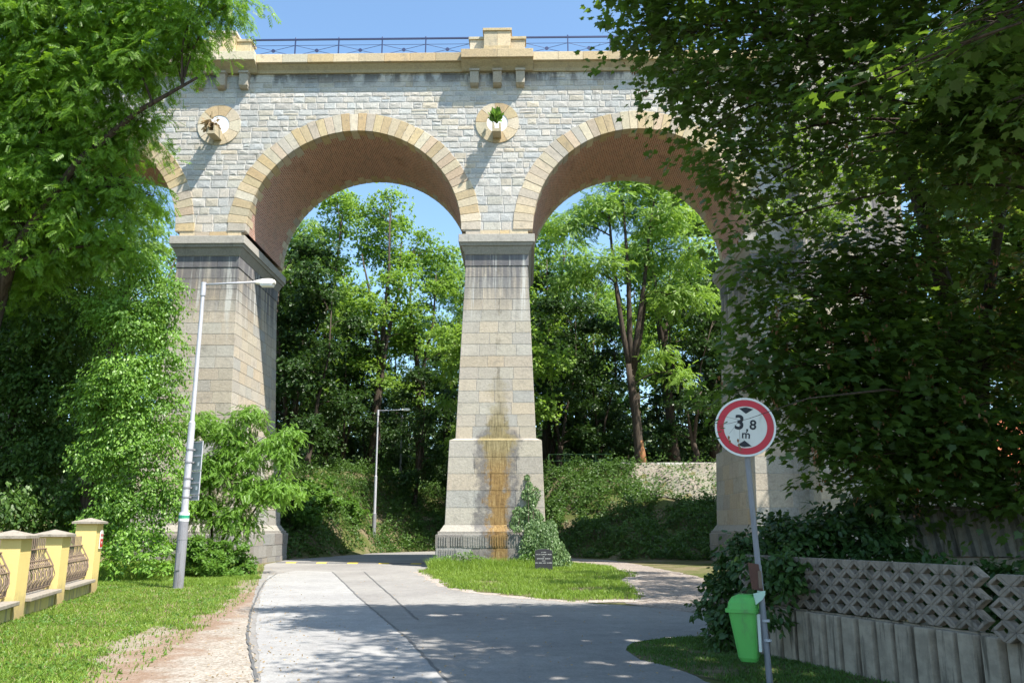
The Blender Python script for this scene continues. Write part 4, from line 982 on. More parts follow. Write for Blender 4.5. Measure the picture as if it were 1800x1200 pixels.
blE = [(18.5, 30.6, 9, 2.2), (19.5, 30, 12.5, 2.6), (21, 28.8, 15, 2.6), (17, 31.8, 6.2, 1.6), (22, 28, 11, 2.6), (20, 30.5, 16.5, 2.2), (17.6, 29.4, 11.5, 1.6), (20.5, 27, 8, 2.2), (16.6, 30.6, 9, 1.2), (22.5, 30, 18, 2.4)]  # tree added so that its crown shades the lower right pier
tree('maple_tree', 'large maple in front of the broad right pier behind the garden house', 'tree', stems, blE, 'maple', 'maple', .22, 75, 14, .7, 5, .06, **KM)
# hedge by the fence and shrubs behind it
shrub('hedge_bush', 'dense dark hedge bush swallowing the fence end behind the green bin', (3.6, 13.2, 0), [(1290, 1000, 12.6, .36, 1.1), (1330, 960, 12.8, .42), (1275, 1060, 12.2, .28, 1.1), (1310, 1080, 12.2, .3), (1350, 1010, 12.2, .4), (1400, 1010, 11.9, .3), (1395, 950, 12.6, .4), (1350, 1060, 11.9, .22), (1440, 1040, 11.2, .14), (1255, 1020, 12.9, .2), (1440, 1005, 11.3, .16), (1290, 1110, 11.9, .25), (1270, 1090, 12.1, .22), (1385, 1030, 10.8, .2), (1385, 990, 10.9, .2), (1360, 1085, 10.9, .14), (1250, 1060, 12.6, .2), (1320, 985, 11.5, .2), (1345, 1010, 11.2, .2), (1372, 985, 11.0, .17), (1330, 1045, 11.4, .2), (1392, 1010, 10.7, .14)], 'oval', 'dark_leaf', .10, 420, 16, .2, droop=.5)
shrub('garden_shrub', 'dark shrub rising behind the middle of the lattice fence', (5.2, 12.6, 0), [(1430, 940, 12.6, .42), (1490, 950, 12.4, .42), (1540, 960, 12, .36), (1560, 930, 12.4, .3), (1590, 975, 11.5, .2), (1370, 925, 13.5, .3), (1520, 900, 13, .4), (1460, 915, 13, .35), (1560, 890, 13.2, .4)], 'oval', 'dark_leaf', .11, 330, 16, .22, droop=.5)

shrub('garden_shrub', 'low dark shrub crowding close behind the holes of the lattice fence', (5.2, 10.2, 0), [(px, 1035, d, .32, 1.2) for px, d in ((1400, 11.6), (1450, 11.3), (1500, 11), (1550, 10.6), (1600, 10.2), (1650, 9.9), (1700, 9.6), (1750, 9.3), (1800, 9.1), (1850, 8.9))] + [(px, 1000, d, .22) for px, d in ((1480, 11.5), (1560, 11), (1640, 10.4))], 'oval', 'dark_leaf', .10, 300, 16, .2, droop=.5)  # shrub row added to make the lattice holes look dark

# ------------------------------------------------------------------ ivy on the middle pier, plants in the spouts
ip, idr, inm = [], [], []
def ivy_patch(u, z, r, n, v=None, thick=.1):
    for _ in range(int(n * 1.9)):
        a = rnd.uniform(0, 6.283); q = r * math.sqrt(rnd.random())
        uu, zz = u + q * math.cos(a), max(.05, z + q * math.sin(a) * 1.2)
        vv = (-.76 - .1 * (2 - zz) / 2 if zz > 1.7 else -1.08) if v is None else v
        p = VP(uu, vv - abs(rnd.gauss(0, thick)), zz); ip.append(p); idr.append((rnd.gauss(0, .5), rnd.gauss(0, .3), -.8)); inm.append((rnd.gauss(.2, .5), -1, rnd.gauss(.5, .5)))
for u, z, r, n in ((.66, 3.7, .10, 40), (.72, 3.35, .15, 80), (.62, 3.0, .2, 110), (.86, 2.7, .22, 130), (.72, 2.3, .26, 170), (.3, 2.2, .25, 120), (.22, 1.8, .3, 180), (.9, 1.9, .45, 380)): ivy_patch(u, z, r, n)
for u, z, r, n, v, th in ((1.0, 1.4, .5, 600, -1.0, .25), (1.4, 1.1, .55, 900, -1.0, .35), (1.1, .7, .8, 1100, -1.1, .4), (1.75, .6, .5, 700, -.9, .35), (1.6, 1.6, .3, 250, -.8, .2), (2.05, .3, .4, 300, -.8, .3), (.9, 3.0, .3, 140, -.7, .12)): ivy_patch(u, z, r, n, v, th)
ivy = thing('ivy', 'grey green ivy climbing the right corner of the stained middle pier', 'ivy', VP(1.3, -1.0, 0))
il = Vector(ivy.location)
leaves('leaves', 'oval', np.array([p - il for p in ip]), np.array(idr), np.array(inm), NPR.uniform(.06, .125, len(ip)), M['pier_ivy'], ivy)
st = MB()
for u, z in ((.7, 3.5), (.3, 2.2), (.9, 2.6), (1.4, 1.6)): st.tube([VP(1.1, -1.06, 0) - il, VP((u + 1.1) / 2, -1.08, .8) - il, VP(u, -1.1, 1.4) - il, VP(u, -.8, max(1.75, z)) - il], [.03, .025, .02, .01], 5)
st.build('stem', M['bark'], ivy, smooth=True)
def tuft(name, label, c, mat, n, up, kind='oval', size=.32):
    o = thing(name, label, 'plant', c)
    p = NPR.normal(0, .04, (n, 3)); d = NPR.normal(0, .55, (n, 3)); d[:, 2] = up + NPR.normal(0, .35, n); d[:, 1] -= .25
    f = NPR.random((n, 1)) * .55; p = p + unit(d) * f * abs(size) * 1.5
    leaves('leaves', kind, p, d, NPR.normal(size=(n, 3)), NPR.uniform(.5, 1.2, n) * size * .6, M[mat], o); s = MB()
    for i in range(8): s.bar((0, 0, -.1), tuple(p[i] * .9), .008, 4)
    s.build('stems', M['bark'], o)
tuft('spout_weed', 'green weed growing from the stone spout above the middle pier', VP(-.72, -.72, 20.05), 'weed', 170, 1.1, size=.5)
tuft('spout_weed', 'dry straw coloured grass tuft drooping from the left stone spout', VP(-14.15, -.6, 20.15), 'dry', 240, -.5, size=.42)

# ------------------------------------------------------------------ grass and weeds on the ground (stuff)
def inpoly(x, y, poly):
    c = False; j = len(poly) - 1
    for i in range(len(poly)):
        xi, yi = poly[i][:2]; xj, yj = poly[j][:2]
        if (yi > y) != (yj > y) and x < (xj - xi) * (y - yi) / (yj - yi) + xi: c = not c
        j = i
    return c
from mathutils import noise as mnoise
def blades(name, label, poly, n, h, w, mat='grass', dens=None, tall=None, bias=1.0):
    xs = [p[0] for p in poly]; ys = [p[1] for p in poly]; P = []; tries = 0
    y0, y1 = min(ys), max(ys)
    while len(P) < n and tries < n * 30:
        tries += 1
        x, y = rnd.uniform(min(xs), max(xs)), y0 + (y1 - y0) * rnd.random() ** bias
        if not inpoly(x, y, poly): continue
        if dens and rnd.random() > dens(x, y): continue
        P.append((x, y, terrain(x, y)))
    P = np.array(P); n = len(P)
    hh = h * NPR.uniform(.45, 1.3, n)
    if tall: hh = hh * np.array([tall(x, y) for x, y, z in P])
    a = NPR.uniform(0, 6.283, n); s = np.stack([np.cos(a), np.sin(a), np.zeros(n)], 1) * (w * NPR.uniform(.6, 1.5, n))[:, None]
    b = NPR.uniform(0, 6.283, n); bend = np.stack([np.cos(b), np.sin(b), np.zeros(n)], 1) * (hh * NPR.uniform(.15, .9, n))[:, None]
    up = np.zeros((n, 3)); up[:, 2] = hh
    V = np.stack([P - s, P + s, P + up * .6 + bend * .35 + s * .7, P + up * .6 + bend * .35 - s * .7, P + up * .92 + bend], 1).reshape(-1, 3)
    k = (np.arange(n) * 5)[:, None]
    loops = (np.array([0, 1, 2, 3, 3, 2, 4])[None] + k).ravel(); totals = np.tile([4, 3], n); starts = np.concatenate([[0], np.cumsum(totals)[:-1]])
    me = mesh_np(name, V, loops, starts, totals, M[mat]); o = bpy.data.objects.new(name, me); COL.objects.link(o)
    return tag(o, label, kind='stuff')
WA, WB = Vector((-8.60, 14.6, 0)), Vector((-11.2, 24.0, 0))
WD = (WB - WA).normalized(); WN = Vector((WD.y, -WD.x, 0))
VERGE = [(-5.0, 4), (-4.0, 4), (-4.2, 9.5), (-5.1, 14.7), (-6.2, 20.3), (-8.2, 28), (-10.7, 37), (-13, 37), (-13.5, 27), (-11.6, 24.3), (-8.9, 14.6), (-6.4, 6)]
def verge_d(x, y):
    q = mnoise.noise((x * .45, y * .45, 0)) + .5 * mnoise.noise((x * 1.4, y * 1.4, 3))
    e = 0.78 + .8 * q
    edge = -2.9 - .18 * y - max(0, y - 22) * .13 - .15
    if x > edge - .4: e -= 1.1 * (x - edge + .4)
    # worn wheel tracks along the verge
    t = (x + 4.3 + .33 * (y - 9.5)); e -= .5 * math.exp(-(t / .28) ** 2) + .3 * math.exp(-((t + 1.1) / .22) ** 2)
    return max(0.03, min(1, e))
blades('verge_grass', 'short bright grass on the left verge', VERGE, 190000, .058, .0072, dens=verge_d, bias=1.5, tall=lambda x, y: 1 + .5 * max(0, mnoise.noise((x, y, 5))) + (1.0 if y > 24 else 0))
blades('verge_straw', 'dry straw stems scattered through the verge grass', VERGE, 9000, .085, .005, mat='dry', dens=verge_d, bias=1.4)
LAWN_OUT = [off(p, .35) for p in ISLAND[:9]] + ISLAND[9:]
blades('lawn_grass', 'sunlit grass round the foot of the middle pier', LAWN_OUT, 62000, .12, .008, dens=lambda x, y: max(.03, min(1, .62 + mnoise.noise((x * .8, y * .8, 0)) * 1.1)) * (1 if inpoly(x, y, ISLAND) else max(0, mnoise.noise((x * 1.9, y * 1.9, 6)) * 1.6)), bias=1.0, tall=lambda x, y: 1 + 2.6 * math.exp(-((y - 34.0) / 1.5) ** 2) * (x < 1.4))
CORNER = [G(1100, 1142), G(1125, 1160), G(1200, 1180), G(1270, 1197), (2.6, 7), (3.6, 5), (5.2, 6), (4.4, 9), (3.5, 11.6), (3.0, 12.6), G(1235, 1118), G(1170, 1122), G(1112, 1131)]
sheet('grass_corner', CORNER, 0.006, M['soil'], .06, 12)
blades('corner_grass', 'shaded grass at the fence foot around the sign pole', CORNER, 30000, .045, .006, mat='shade_leaf', dens=lambda x, y: min(1, .6 + mnoise.noise((x * 1.5, y * 1.5, 0)) * .8), bias=1.3)  # darker leaf colour puts deeper shade into this grass
def reg_verge_w():
    x, y = rnd.uniform(-13.5, -3.5), 9 + 20 * rnd.random() ** 1.3
    if not inpoly(x, y, VERGE) or rnd.random() > verge_d(x, y): return None, None
    return x, y
o = scatter_cover('ground_weeds', 17000, reg_verge_w, .07, 'weed', 'clump', .01, .05); o['label'] = 'small broad leaved weeds between the verge grass'
def reg_foot():
    x = rnd.uniform(-3.3, 1.3); return x, 34.85 - abs(rnd.gauss(0, .42))
o = scatter_cover('pier_weeds', 5200, reg_foot, .13, 'weed', 'clump3', .05, .62); o['label'] = 'tall weeds along the foot of the middle pier'
def reg_litter():
    t = rnd.random(); y = 8.5 + 26 * t ** 1.6; x = -2.75 - .30 * (y - 9.5) + rnd.gauss(0, .55) if rnd.random() < .6 else rnd.uniform(-4.5, 3)
    if not inpoly(x, y, ROAD) and x > -2: return None, None
    return x, y
o = scatter_cover('leaf_litter', 1500, reg_litter, .032, 'dry', 'oval', .0, .012); o['label'] = 'dry leaf scraps strewn on the road and its edge'
for v_ in o.data.vertices: v_.co.z += .022
LEFTBACK = [(-13.3, 26), (-11.6, 25.3), (-10.4, 28.5), (-10.6, 34), (-12, 36), (-16, 36), (-17, 27)]
blades('tall_grass', 'tall unmown grass before the creeper and left pier', LEFTBACK, 22000, .34, .010)

# ------------------------------------------------------------------ speed bump under the left arch
sb = thing('speed_bump', 'low dark speed bump with yellow segments across the road under the arch', 'speed bump', (-10.9, 39.6, 0.011), R(-11))
for i in range(15):
    q = MB(); x = i * .5; q.prism([(x + .01, -.2, 0), (x + .01, -.12, .035), (x + .01, .12, .035), (x + .01, .2, 0)], (.48, 0, 0)); q.build('segment', M['yellow_mark'] if i % 3 == 1 else M['tar'], sb)

# ------------------------------------------------------------------ street lamps
def street_lamp(label, x, y, z, h, arm, head, near):
    o = thing('street_lamp', label, 'street lamp', (x, y, z), 0, 'street lamps along the road')
    mb = MB(); h1, h2 = 2.05, 4.55
    mb.tube([(0, 0, -.2), (0, 0, .03), (0, 0, .04), (0, 0, h1 - .04), (0, 0, h1)], [.16, .16, .135, .135, .10], 16)
    if near: mb.box(-.05, .05, -.15, -.12, .5, .95); mb.tube([(0, 0, 1.3), (0, 0, 1.33)], [.14, .14], 16)
    mb.build('base_section', M['steel_dark'], o, smooth=False)
    mb = MB(); mb.tube([(0, 0, h1), (0, 0, h2 - .05), (0, 0, h2), (0, 0, h - .35), (0, 0, h - .34), (0, 0, h + .06)], [.095, .09, .062, .055, .075, .075], 14); mb.build('pole', M['steel'], o, smooth=False)
    mb = MB(); mb.bar((.05, 0, h), (arm, -.05, h + .06), .032, 8); mb.build('arm', M['steel'], o, smooth=True)
    mb = MB()
    prof = [(0, .07, .05), (.12, .10, .09), (.3, .14, .13), (head * .8, .15, .13), (head, .10, .07)]
    for (a, w, t), (b, w2, t2) in zip(prof, prof[1:]):
        a += arm - .08; b += arm - .08; zz = h + .07
        mb.hexa([(a, -w, zz - t * .6), (b, -w2, zz - t2 * .6), (b, w2, zz - t2 * .6), (a, w, zz - t * .6), (a, -w * .7, zz + t * .7), (b, -w2 * .7, zz + t2 * .7), (b, w2 * .7, zz + t2 * .7), (a, w * .7, zz + t * .7)])
    hd = mb.build('lamp_head', M['lamp_white'], o, bevel=.02)
    if near:
        g = MB(); g.hexa([(arm + .14, -.1, h - .06), (arm + head * .75, -.11, h - .06), (arm + head * .75, .11, h - .06), (arm + .14, .1, h - .06), (arm + .12, -.12, h), (arm + head * .8, -.13, h), (arm + head * .8, .13, h), (arm + .12, .12, h)]); g.build('diffuser', M['sticker'], hd)
        s = MB()
        for zz, m in ((1.98, 0), (1.84, 0)): s.tube([(0, 0, zz - .045), (0, 0, zz + .045)], [.1385, .1385], 16, False)
        s.build('trail_mark', M['sticker'], o); s = MB(); s.tube([(0, 0, 1.865), (0, 0, 1.955)], [.1395, .1395], 16, False); s.build('trail_mark', M['mark_green'], o)
    return o
street_lamp('near grey street lamp with long arm at the left verge', -9.02, 23.19, 0, 8.55, 1.55, .62, True)
street_lamp('slender street lamp standing on the slope seen through the left arch', at(657, 940, 57).x, 57, terrain(at(657, 940, 57).x, 57) - .3, 9.0, 1.7, .6, False)
l3 = at(703, 858, 80)
street_lamp('farthest street lamp on a concrete footing high behind the trees', l3.x, 80, l3.z, 9.0, 1.3, .6, False)
ft = MB(); ft.box(-.35, .35, -.35, .35, -1.2, .25)
tag(ft.build('lamp_footing', M['capstone'], None, M=Matrix.Translation((l3.x, 80, l3.z - .25))), 'square concrete footing under the farthest street lamp', 'footing')
# backs of road signs clamped to the near lamp
rs = thing('road_sign', 'grey backs of stacked road signs clamped to the near lamp pole', 'road sign', (-9.02, 23.19, 0), R(-34))
for z0, z1, x0, x1 in ((3.18, 3.98, -.34, .34), (2.52, 3.15, -.34, .34), (2.36, 2.49, -.1, .34)):
    p = MB(); p.box(x0, x1, .17, .19, z0, z1); pn = p.build('sign_panel', M['signback'], rs, bevel=.008)
    f = MB(); e = .022
    f.box(x0 - e, x1 + e, .145, .169, z1 - e, z1 + .004); f.box(x0 - e, x1 + e, .145, .169, z0 - .004, z0 + e); f.box(x0 - e, x0 + .001, .145, .169, z0 + e, z1 - e); f.box(x1 - .001, x1 + e, .145, .169, z0 + e, z1 - e)
    if z1 - z0 > .3: f.box(x0, x1, .14, .168, (z0 + z1) / 2 - .02, (z0 + z1) / 2 + .02)
    f.build('frame', M['steel'], pn)
    if z1 - z0 > .2: s = MB(); s.box(.18, .26, .158, .168, z0 + .12, z0 + .22); s.build('sticker', M['sticker'], pn)
for z in (2.44, 2.7, 2.95, 3.4, 3.75):
    c = MB(); c.tube([(0, 0, z - .02), (0, 0, z + .02)], [.108, .108], 12); c.box(-.05, .05, .09, .15, z - .02, z + .02); c.build('clamp', M['steel_dark'], rs)

# ------------------------------------------------------------------ yellow garden wall
gw = thing('garden_wall', 'yellow rendered garden wall with capped piers and iron grilles', 'wall', WA, math.atan2(WD.y, WD.x))
# local x runs along the wall away from camera, local -y faces the road
def wp(x0, x1, h, peak):
    p = MB(); p.box(x0, x1, 0.0, .48, -.3, h); a = p.build('pillar', M['yellow'], gw)
    c = MB(); m = (x0 + x1) / 2; e = .09
    v = [(x0 - e, -e), (x1 + e, -e), (x1 + e, .48 + e), (x0 - e, .48 + e)]
    n = len(c.v); c.v += [(x, y, h) for x, y in v] + [(x, y, h + .05) for x, y in v] + [(m, .24, h + .05 + peak)]
    c.poly([3, 2, 1, 0])
    for i in range(4): j = (i + 1) % 4; c.poly([i, j, 4 + j, 4 + i]); c.poly([4 + i, 4 + j, 8])
    c.build('cap', M['capstone'], a)
PX = [(-8.0, -7.4), (-5.2, -4.6), (-2.4, -1.8), (.55, 1.25), (3.55, 4.25), (6.95, 7.75), ]
for i, (a, b) in enumerate(PX): wp(a, b, 1.72 if i == 5 else 1.44, .1)
for (a, b), (c, d) in zip(PX, PX[1:]):
    q = MB(); q.box(b, c, .03, .45, -.3, .30); bb = q.build('base_wall', M['yellow_stain'], gw)
    s = MB(); s.box(b + .01, c - .01, -.10, .47, .302, .375); s.build('sill', M['capstone'], gw, bevel=.012)
    g = MB(); n = int((c - b) / .13); L = c - b
    def yb(z): return .30 - .22 * math.sin(min(1, max(0, (1.05 - z) / .75)) * math.pi) ** 1.0 * (z < 1.05)
    for k in range(1, n):
        x = b + L * k / n; zz = [.40, .5, .62, .75, .9, 1.05, 1.42]
        g.tube([(x, yb(z), z) for z in zz], .011, 5)
    for z in (.46, .86, .98, 1.2): g.bar((b + .02, yb(z) - .015, z), (c - .02, yb(z) - .015, z), .017, 5)
    for k in range(0, n, 2): g.tube([(b + L * k / n, yb(.5) - .01, .5), (b + L * min(n, k + 1) / n, yb(.68) - .01, .68), (b + L * min(n, k + 2) / n, yb(.86) - .01, .86)], .010, 4)
    for k in range(n): g.tube([(b + L * k / n, yb(.87), .87), (b + L * (k + .5) / n, yb(.93), .97)], .008, 4)
    for x in (b + .06, c - .06): g.tube([(x, .3, 1.2), (x, yb(.86) - .03, .86), (x, yb(.46) - .03, .46), (x, .28, .40)], .016, 5)
    g.build('grille', M['iron'], gw)
# notice on the end pillar
ns = thing('notice_sign', 'small red and white notice on the end pillar of the yellow wall', 'sign', gw.location + WD * 7.52 + WN * .0 + Vector((0, 0, 1.10)), math.atan2(WD.y, WD.x))
q = MB(); w, h = .17, .46
out = [(-w, -.03, 0), (w, -.03, 0), (w, -.03, h - .08)] + [(w * math.cos(a), -.03, h - .08 + .09 * math.sin(a)) for a in (.5, 1.05, 1.57, 2.1, 2.65)] + [(-w, -.03, h - .08)]
q.prism(out, (0, .02, 0)); q.build('plate', M['white'], ns)
q = MB(); q.box(-w + .02, w - .02, -.036, -.031, .04, .24); q.build('red_field', M['red'], ns)
def text(body, parent, size, loc, rot, mat, name='lettering', ex=.001, bold=0.0):
    c = bpy.data.curves.new(name, 'FONT'); c.body = body; c.size = size; c.align_x = 'CENTER'; c.align_y = 'CENTER'; c.extrude = ex
    c.offset = bold
    tmp = bpy.data.objects.new('tmp_curve', c); COL.objects.link(tmp); bpy.context.view_layer.update()
    me = bpy.data.meshes.new_from_object(tmp.evaluated_get(bpy.context.evaluated_depsgraph_get())); bpy.data.objects.remove(tmp)
    me.name = name; me.materials.clear(); me.materials.append(mat)
    o = bpy.data.objects.new(name, me); COL.objects.link(o); o.parent = parent; o.location = loc; o.rotation_euler = rot; return o
text('POZOR', ns, .085, (0, -.034, .33), (R(90), 0, 0), M['red']); text('PES', ns, .10, (0, -.040, .14), (R(90), 0, 0), M['white'])

# ------------------------------------------------------------------ height limit sign, bin, plate
sp = Vector((2.74, 9.34, 0)); lean = Vector((-.115, .0, 2.95))
sg = thing('height_limit_sign', 'round red rimmed 3,8 m height limit sign on a leaning grey pole', 'road sign', sp)
mb = MB(); mb.tube([(0, 0, -.2), lean * .0, lean * .33, lean * .331, lean * .42, lean * .421, lean], [.034, .034, .034, .036, .036, .031, .031], 12); mb.build('pole', M['steel_dark'], sg, smooth=False)
dm = Matrix.Translation(Vector((-.115, -.07, 2.74))) @ Matrix.Rotation(R(-14), 4, 'Z') @ Matrix.Rotation(R(-2), 4, 'X') @ Matrix.Rotation(R(6), 4, 'Y')
def disc(name, r0, r1, y0, y1, mat, parent, M_=None, k=64):
    b = MB(); A = [2 * math.pi * i / k for i in range(k)]
    for a0, a1 in zip(A, A[1:] + [2 * math.pi]):
        P = lambda r, a, y: (r * math.cos(a), y, r * math.sin(a))
        if r0 > 0:
            b.quad(P(r0, a0, y0), P(r1, a0, y0), P(r1, a1, y0), P(r0, a1, y0)); b.quad(P(r0, a1, y0), P(r0, a1, y1), P(r0, a0, y1), P(r0, a0, y0))
            b.quad(P(r0, a1, y1), P(r1, a1, y1), P(r1, a0, y1), P(r0, a0, y1))
        else: b.quad((0, y0, 0), P(r1, a0, y0), P(r1, a1, y0)); b.quad((0, y1, 0), P(r1, a1, y1), P(r1, a0, y1))
        b.quad(P(r1, a0, y0), P(r1, a0, y1), P(r1, a1, y1), P(r1, a1, y0))
    return b.build(name, mat, parent, M=M_)
RS = .328
ds = disc('disc', 0, RS, -.004, .012, M['white'], sg, dm)
disc('rim', RS - .016, RS + .004, -.010, .02, M['sticker'], ds)
disc('red_ring', RS * .72, RS - .020, -.0075, -.0045, M['red'], ds)
for s in (1, -1):
    q = MB(); zt = s * RS * .69; q.prism([(-.078, -.0068, zt - s * .018), (0, -.0068, zt), (.078, -.0068, zt - s * .018), (0, -.0068, zt - s * .075)][::s], (0, .002, 0)); q.build('triangle', M['black'], ds)
text('3', ds, .225, (-.066, -.0066, .042), (R(90), 0, 0), M['black'], bold=.006); cm = MB(); cm.prism([(.012, -.0068, -.020), (.032, -.0068, -.020), (.032, -.0068, -.042), (.014, -.0068, -.068), (.007, -.0068, -.064), (.017, -.0068, -.042), (.012, -.0068, -.042)][::-1], (0, .002, 0)); cm.build('lettering', M['black'], ds); text('8', ds, .15, (.082, -.0066, .026), (R(90), 0, 0), M['black'], bold=.003); text('m', ds, .125, (.012, -.0066, -.088), (R(90), 0, 0), M['black'], bold=.002)
for z in (-.12, .12): q = MB(); q.box(-.05, .05, .013, .075, z - .02, z + .02); q.build('clamp', M['steel_dark'], ds)
bn = thing('litter_bin', 'lime green plastic litter bin strapped to the sign pole', 'litter bin', sp + Vector((-.045, -.02, .23)), R(-24))
def loft(rings, name, mat, parent, bevel=0):
    b = MB(); n0 = 0; k = len(rings[0])
    for r in rings: b.v += [tuple(p) for p in r]
    for i in range(len(rings) - 1):
        for j in range(k): b.poly([i * k + j, i * k + (j + 1) % k, (i + 1) * k + (j + 1) % k, (i + 1) * k + j])
    b.poly(list(range(k))[::-1]); b.poly([(len(rings) - 1) * k + j for j in range(k)])
    return b.build(name, mat, parent, smooth=False, bevel=bevel)
def rrect(x0, x1, y0, y1, z, r=.04, n=4):
    o = []
    for cx, cy, a0 in ((x1 - r, y1 - r, 0), (x0 + r, y1 - r, 90), (x0 + r, y0 + r, 180), (x1 - r, y0 + r, 270)):
        for i in range(n + 1): a = R(a0 + 90 * i / n); o.append((cx + r * math.cos(a), cy + r * math.sin(a), z))
    return o
# local -x points away from the pole
bd = loft([rrect(-.24, -.07, -.12, .12, .02, .05), rrect(-.26, -.06, -.135, .135, .06, .05), rrect(-.335, -.05, -.165, .165, .52, .05)], 'body', M['bin'], bn, 0)
loft([rrect(-.365, -.035, -.185, .185, .52, .05), rrect(-.365, -.035, -.185, .185, .556, .05)], 'collar', M['bin'], bn)
loft([rrect(-.345, -.045, -.17, .17, .556, .06), rrect(-.335, -.05, -.16, .16, .62, .06), rrect(-.30, -.06, -.14, .14, .675, .06), rrect(-.24, -.09, -.10, .10, .70, .04)], 'lid', M['bin'], bn)
q = MB(); q.box(-.048, -.02, -.05, .05, .12, .50); q.build('bracket', M['sticker'], bn)
for z in (.22, .42): q = MB(); q.tube([(.06 - (z + .3) * .039, .02, z), (.06 - (z + .3) * .039, .02, z + .025)], [.042, .042], 12); q.build('strap', M['steel'], bn)
nt = thing('rusty_plate', 'small rust brown plate on the sign pole above the bin', 'plate', sp + lean * .38 + Vector((-.02, -.05, 0)), R(28))
q = MB(); q.hexa([(-.10, -.01, -.13), (.045, -.01, -.15), (.045, .01, -.15), (-.10, .01, -.13), (-.14, -.01, .15), (.0, -.01, .13), (.0, .01, .13), (-.14, .01, .15)]); q.build('plate', M['rust'], nt)
q = MB(); q.box(-.02, .03, -.014, -.0105, -.12, .06); q.build('sticker', M['iron'], nt)
pp = thing('paper_tag', 'torn mint green paper tag taped under the rusty plate', 'paper', sp + lean * .30 + Vector((-.02, -.055, 0)), R(10))
q = MB(); q.prism([(-.085, 0, .06), (.055, 0, .09), (.05, 0, .045), (.02, 0, .0), (-.07, 0, -.06)], (0, .003, 0)); q.build('tag', M['paper'], pp); q = MB(); q.tube([(.03, .05, .05), (.03, .05, .085)], [.04, .04], 12); q.build('tape', M['paper'], pp)

# ------------------------------------------------------------------ memorial stone
me_o = thing('memorial_stone', 'black granite memorial stone with pale engraved lines before the ivy', 'memorial', VP(1.26, -3.9, 0), R(3))
q = MB(); w = .33
prof = [(-w, -.05, -.1), (w, -.05, -.1), (w, -.05, .74)] + [(w * math.cos(a), -.05, .74 + .09 * math.sin(a)) for a in np.linspace(.25, math.pi - .25, 9)] + [(-w, -.05, .74)]
q.prism(prof, (0, .12, 0)); q.build('slab', M['granite'], me_o, bevel=.008)
q = MB(); rr = random.Random(4)
for z, words_, hh in ((.69, (2, 4), .035), (.61, (6, 7, 5), .04), (.53, (3,), .035), (.455, (8, 6), .045), (.38, (5,), .035), (.30, (3, 4, 3, 6), .045)):
    cw = .030 * hh / .04; tot = sum(words_) * cw + (len(words_) - 1) * cw; x = -tot / 2
    for wd in words_:
        for i in range(wd):
            for k in range(2): q.box(x + k * cw * .45, x + k * cw * .45 + cw * .2, -.0545, -.0505, z, z + hh * rr.uniform(.8, 1))
            q.box(x + cw * .2, x + cw * .45, -.0545, -.0505, z + hh * rr.choice([0, .4, .7]), z + hh * rr.choice([.2, .55, .85]) + .004); x += cw
        x += cw
q.build('lettering', M['engraving'], me_o)

# ------------------------------------------------------------------ lattice fence with ribbed base
FD = Vector((.36, -.93, 0)).normalized(); F0 = Vector((2.95, 12.5, 0))
fn = thing('lattice_fence', 'concrete garden fence of diamond lattice blocks on a ribbed base', 'fence', F0, math.atan2(FD.y, FD.x))
def lattice(x0, cols, rows, z0, y, name='lattice_panel'):
    b = MB(); w, h, d = .262, .205, .10
    def dia(cx, cz, clipb=False, clipt=False):
        k = .57; O = [(cx + w / 2, cz), (cx, cz + h / 2), (cx - w / 2, cz), (cx, cz - h / 2)]; I = [(cx + (p[0] - cx) * k, cz + (p[1] - cz) * k) for p in O]
        for i in range(4):
            j = (i + 1) % 4
            if clipb and i in (2, 3): continue
            if clipt and i in (0, 1): continue
            p = [O[i], O[j], I[j], I[i]]
            b.hexa([(x, y, z) for x, z in p][::-1] + [(x, y + d, z) for x, z in p][::-1])
    for c in range(cols):
        for r in range(rows): dia(x0 + w * (c + .5), z0 + h * (r + .5))
        for r in range(0, rows + 1):
            if c < cols - 1: dia(x0 + w * (c + 1), z0 + h * r, r == 0, r == rows)
    zt = z0 + h * rows
    for c in range(cols - 1):             # filled notches along the top edge: scalloped outline
        x = x0 + w * (c + .5); b.prism([(x + .03, y + .001, zt - .028), (x + w / 2, y + .001, zt - h / 2 + .02), (x + w - .03, y + .001, zt - .028), (x + w - .07, y + .001, zt), (x + .07, y + .001, zt)], (0, d - .002, 0))
    return b.build(name, M['lattice'], fn, bevel=.008)
lattice(.55, 15, 3, .655, 0.02); lattice(4.60, 9, 3, .60, -.115)
q = MB(); x = -.1
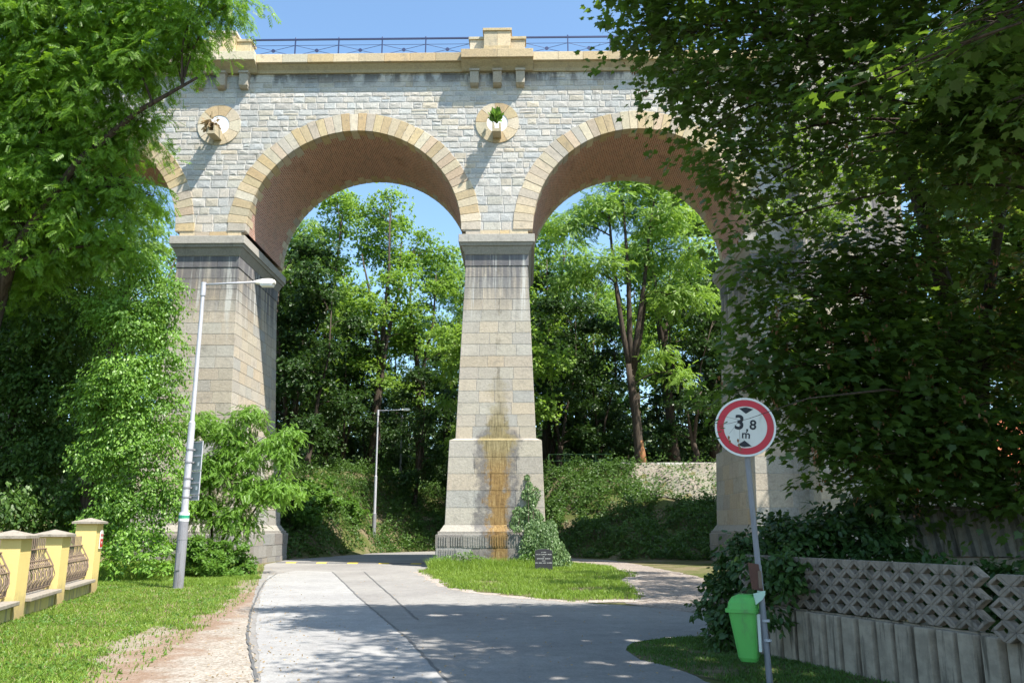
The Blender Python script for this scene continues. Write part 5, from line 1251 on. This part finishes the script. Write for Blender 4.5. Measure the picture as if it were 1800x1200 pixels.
while x < 7.2:                           # ribs
    t = rnd.uniform(-.01, .01); wv = rnd.uniform(.17, .21)
    q.hexa([(x, -.03 + t, -.2), (x + wv, -.03 + t, -.2), (x + wv + .03, .06, -.2), (x - .03, .06, -.2), (x, -.03 + t, .625), (x + wv, -.03 + t, .625), (x + wv + .03, .06, .625), (x - .03, .06, .625)])
    x += .265
q.build('ribbed_base', M['ribbed'], fn, bevel=.012)
q = MB(); q.box(-.15, 7.3, .062, .12, -.2, .64); q.build('base_wall', M['ribbed'], fn)
# shed and garden house
sh = thing('garden_shed', 'low corrugated sheet shed leaning behind the lattice fence', 'shed', at(1588, 985, 13) * 1.0, R(-24)); sh.location.z = 0
q = MB(); pts = []
for i in range(60): pts.append((i * .055, .03 * (1 if (i // 2) % 2 else -1)))
n = len(pts)
for (xa, ya), (xb, yb_) in zip(pts, pts[1:]):
    q.quad((xa + .12, ya, 1.22), (xb + .12, yb_, 1.22), (xb * 1.02, yb_ - .02, 1.93 - xb * .05), (xa * 1.02, ya - .02, 1.93 - xa * .05)); 
qq = q.build('corrugated_wall', M['sheet'], sh); qq.modifiers.new('solid', 'SOLIDIFY').thickness = .006
q = MB(); q.box(.1, 3.4, .06, 1.6, 0, 1.2); q.build('base_wall', M['capstone'], sh); q = MB(); q.box(-.05, 3.4, -.07, .0, 1.93, 1.985); rf = q.build('edge_rail', M['sheet'], sh, M=Matrix.Rotation(R(2.8), 4, 'Y'))
q = MB(); q.hexa([(0, .05, 1.86), (3.3, .05, 1.70), (3.3, 1.7, 1.75), (0, 1.7, 1.9), (0, .05, 1.9), (3.3, .05, 1.74), (3.3, 1.7, 1.79), (0, 1.7, 1.94)]); q.build('roof', M['sheet'], sh)
gh = thing('garden_house', 'small garden house with orange clay tile roof at the right edge', 'garden house', (11.6, 18.5, 0), R(10))
q = MB(); q.box(0, 5, 0, 4, -.1, 2.75); q.build('wall', M['plaster'], gh)
q = MB(); q.prism([(-.4, -.5, 2.6), (-.4, 2, 4.3), (-.4, 4.5, 2.6), (-.4, 4.5, 2.45), (-.4, 2, 4.1), (-.4, -.5, 2.45)], (5.8, 0, 0)); q.build('roof', M['tile'], gh)
q = MB(); q.box(1.5, 2.6, -.02, .05, 1.0, 2.1); q.build('window', M['granite'], gh)
